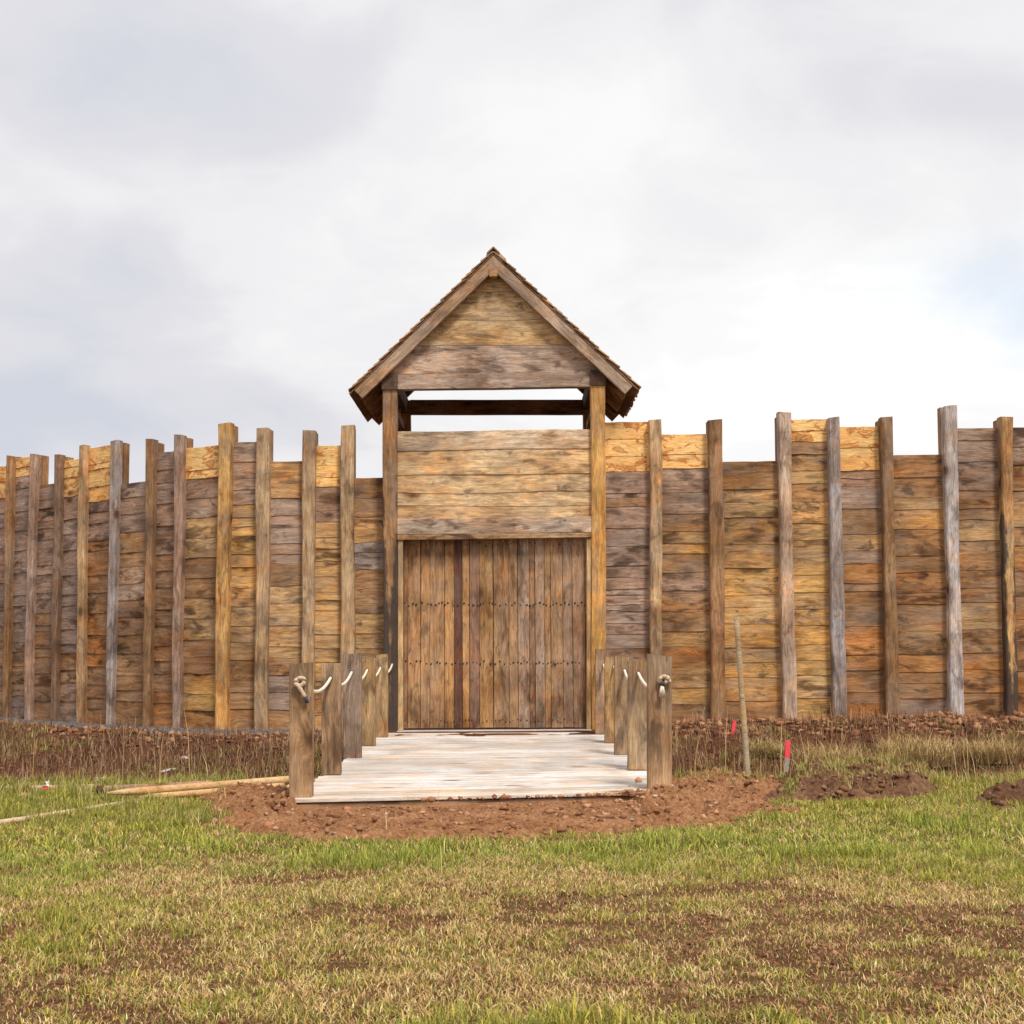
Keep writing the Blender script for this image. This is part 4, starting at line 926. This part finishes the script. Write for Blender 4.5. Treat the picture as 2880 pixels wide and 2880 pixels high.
def near_rp():
    a = at_z(rng.uniform(1900, 1990), rng.uniform(2180, 2200), -0.1); return a.x, a.y
parts_.append(tufts(14, near_rp, 36, 0.20, GRN))
def lush_r():
    a = at_z(rng.uniform(2600, 2900), rng.uniform(2190, 2330), -0.1); return a.x, a.y
parts_.append(tufts(70, lush_r, 34, 0.12, GT))
def sodtop():
    a = at_z(rng.uniform(2190, 2620), rng.uniform(2186, 2200), 0.0); return a.x, a.y
parts_.append(tufts(36, sodtop, 26, 0.10, np.concatenate([GT, TAN])))
def on_sod():
    a = scatter_poly(SODS[0], 1, -0.12)[0]; return a[0], a[1]
parts_.append(tufts(75, on_sod, 16, 0.08, np.concatenate([GT, TAN, TAN]), 0.035))
X, Y, H, Cc = [np.concatenate([q[i] for q in parts_]) for i in range(4)]
k = ~((X > -2.15) & (X < 1.72) & (Y > 11.7)); X, Y, H, Cc = X[k], Y[k], H[k], Cc[k]
zt_ = np.where(poly_sd(SODS[0], X, Y) > 0, sod_f[0](X, Y)[0], terrain(X, Y))
blades('grass_tufts', X, Y, zt_, H, np.full(len(X), 0.008), nr.uniform(0.1, 0.6, len(X)), Cc, BLADE, 'taller green grass tufts along the lawn edge and soil', 'grass')
# dead red-brown stems in the ditch and on the bank
RED = np.array([[0.17, 0.070, 0.040], [0.24, 0.105, 0.058], [0.11, 0.046, 0.028], [0.32, 0.18, 0.10], [0.42, 0.30, 0.17]])
X, Y, H, Cc, Wd = [], [], [], [], []
def add(x, y, h, c, w_): X.append(x); Y.append(y); H.append(h); Cc.append(c); Wd.append(w_)
def bankpts(n, xa, xb, ta, tb):
    x = nr.uniform(xa, xb, n); cr = wall_y(x) - 1.15; f = cr - 3.6; t = nr.uniform(ta, tb, n); return x, f + (cr - f) * t
x, y = bankpts(12000, -11.5, -2.2, 0.10, 0.97)
k = nr.random(len(x)) < sstep(0.30, 0.60, fbm(x * 1.0, y * 1.2, 200, 3)); x, y = x[k], y[k]
add(x, y, nr.uniform(0.06, 0.34, len(x)) * (0.6 + 0.8 * fbm(x * 1.1, y, 210, 2)), pick(RED, len(x)) * nr.uniform(0.7, 1.3, (len(x), 1)), np.full(len(x), 0.009))
x = nr.uniform(-8.5, -3.5, 3800); y = nr.uniform(14.9, 17.5, 3800); add(x, y, nr.uniform(0.30, 0.95, 3800) * (0.4 + 0.9 * fbm(x * 1.8, y * 1.8, 217, 3)), pick(RED, 3800) * nr.uniform(0.7, 1.3, (3800, 1)), np.full(3800, 0.008))
x, y = bankpts(12000, 1.8, 11, 0.15, 1.0); add(x, y, nr.uniform(0.05, 0.34, len(x)) * (0.25 + 1.1 * fbm(x * 1.6, y * 1.6, 215, 3)), pick(np.concatenate([RED, BRN]), len(x)) * nr.uniform(0.7, 1.3, (len(x), 1)), np.full(len(x), 0.009))
x = nr.uniform(1.9, 8.5, 2600); y = nr.uniform(14.9, 17.5, 2600); add(x, y, nr.uniform(0.25, 0.85, 2600) * (0.35 + 0.9 * fbm(x * 1.8, y * 1.8, 216, 3)), pick(np.concatenate([RED, BRN]), 2600) * nr.uniform(0.7, 1.3, (2600, 1)), np.full(2600, 0.008))
# green and straw grass low on the bank
x, y = bankpts(30000, -11, 11, 0.15, 0.92); k = (fbm(x * 0.9, y * 1.2, 230, 3) + 0.10 * ((x < -2.2) & (x > -6.2)) > 0.50) & ~((x > -2.2) & (x < 1.75)); x, y = x[k], y[k]
add(x, y, nr.uniform(0.04, 0.16, len(x)), np.where((nr.random(len(x)) < 0.6)[:, None], pick(GRN, len(x)) * 0.75, pick(TAN, len(x)) * 0.7), np.full(len(x), 0.010))
X, Y, H, Cc, Wd = [np.concatenate(v) for v in (X, Y, H, Cc, Wd)]
k = ~((X > -2.3) & (X < 1.85)); X, Y, H, Cc, Wd = X[k], Y[k], H[k], Cc[k], Wd[k]
blades('dead_weeds', X, Y, terrain(X, Y), H, Wd, np.clip(np.abs(nr.normal(0.0, 0.45, len(X))), 0.02, 0.95), Cc, WEED, 'dead red-brown weed stems filling the ditch and its bank', 'weeds', 0.9)
# thin tall straw stalks
n = 260; x = np.concatenate([nr.uniform(-7.5, -2.6, n // 2), nr.uniform(1.9, 7.5, n // 2)]); y = np.concatenate([nr.uniform(14.2, 18, n)]); 
blades('straw_stalks', x, y, terrain(x, y), nr.uniform(0.4, 1.05, n), np.full(n, 0.0075), nr.uniform(0.03, 0.35, n), pick(TAN, n), WEED, 'thin tall straw-coloured stalks standing in the ditch', 'weeds', 0.6)
n = 70; x, y = lawn(n, 7.5, 13, 0); blades('straw_stalks', x, y, terrain(x, y), nr.uniform(0.12, 0.30, n), np.full(n, 0.005), nr.uniform(0.2, 0.7, n), pick(TAN, n) * 1.2, WEED, 'single long straw stalks standing up from the lawn', 'grass', 0.8)
# dry tussocks on the right bank
for px, py, s_, lab in ((2580, 2120, 1.0, 'large pale straw tussock on the bank at right, above the ridge of sods'), (2335, 2140, 0.95, 'dull brown straw tussock right of the upright pink stake'), (2465, 2150, 0.7, 'low brown straw tussock between two larger ones'), (2790, 2110, 0.8, 'pale straw tussock near the right edge of the picture'), (2150, 2095, 0.6, 'green-tan grass tussock just right of the tall standing pole')):
    p = bank_pt(px, py + 25); m = int(1800 * s_); r_ = 0.42 * s_ * np.sqrt(nr.random(m)); a = nr.uniform(0, 6.28, m); x = p.x + r_ * np.cos(a) * 1.3; y = p.y + r_ * np.sin(a)
    T = TAN if s_ != 0.6 else TT
    o = blades('tussock', x, y, np.full(m, float(terrain(p.x, p.y)) - 0.03), nr.uniform(0.15, 0.58, m) * s_, np.full(m, 0.010), nr.uniform(0.2, 0.95, m), pick(T, m) * nr.uniform(0.5, 1.05, (m, 1)), WEED, lab, 'tussock', 1.0)
    del o['kind']; o['group'] = 'tussocks on the right bank'
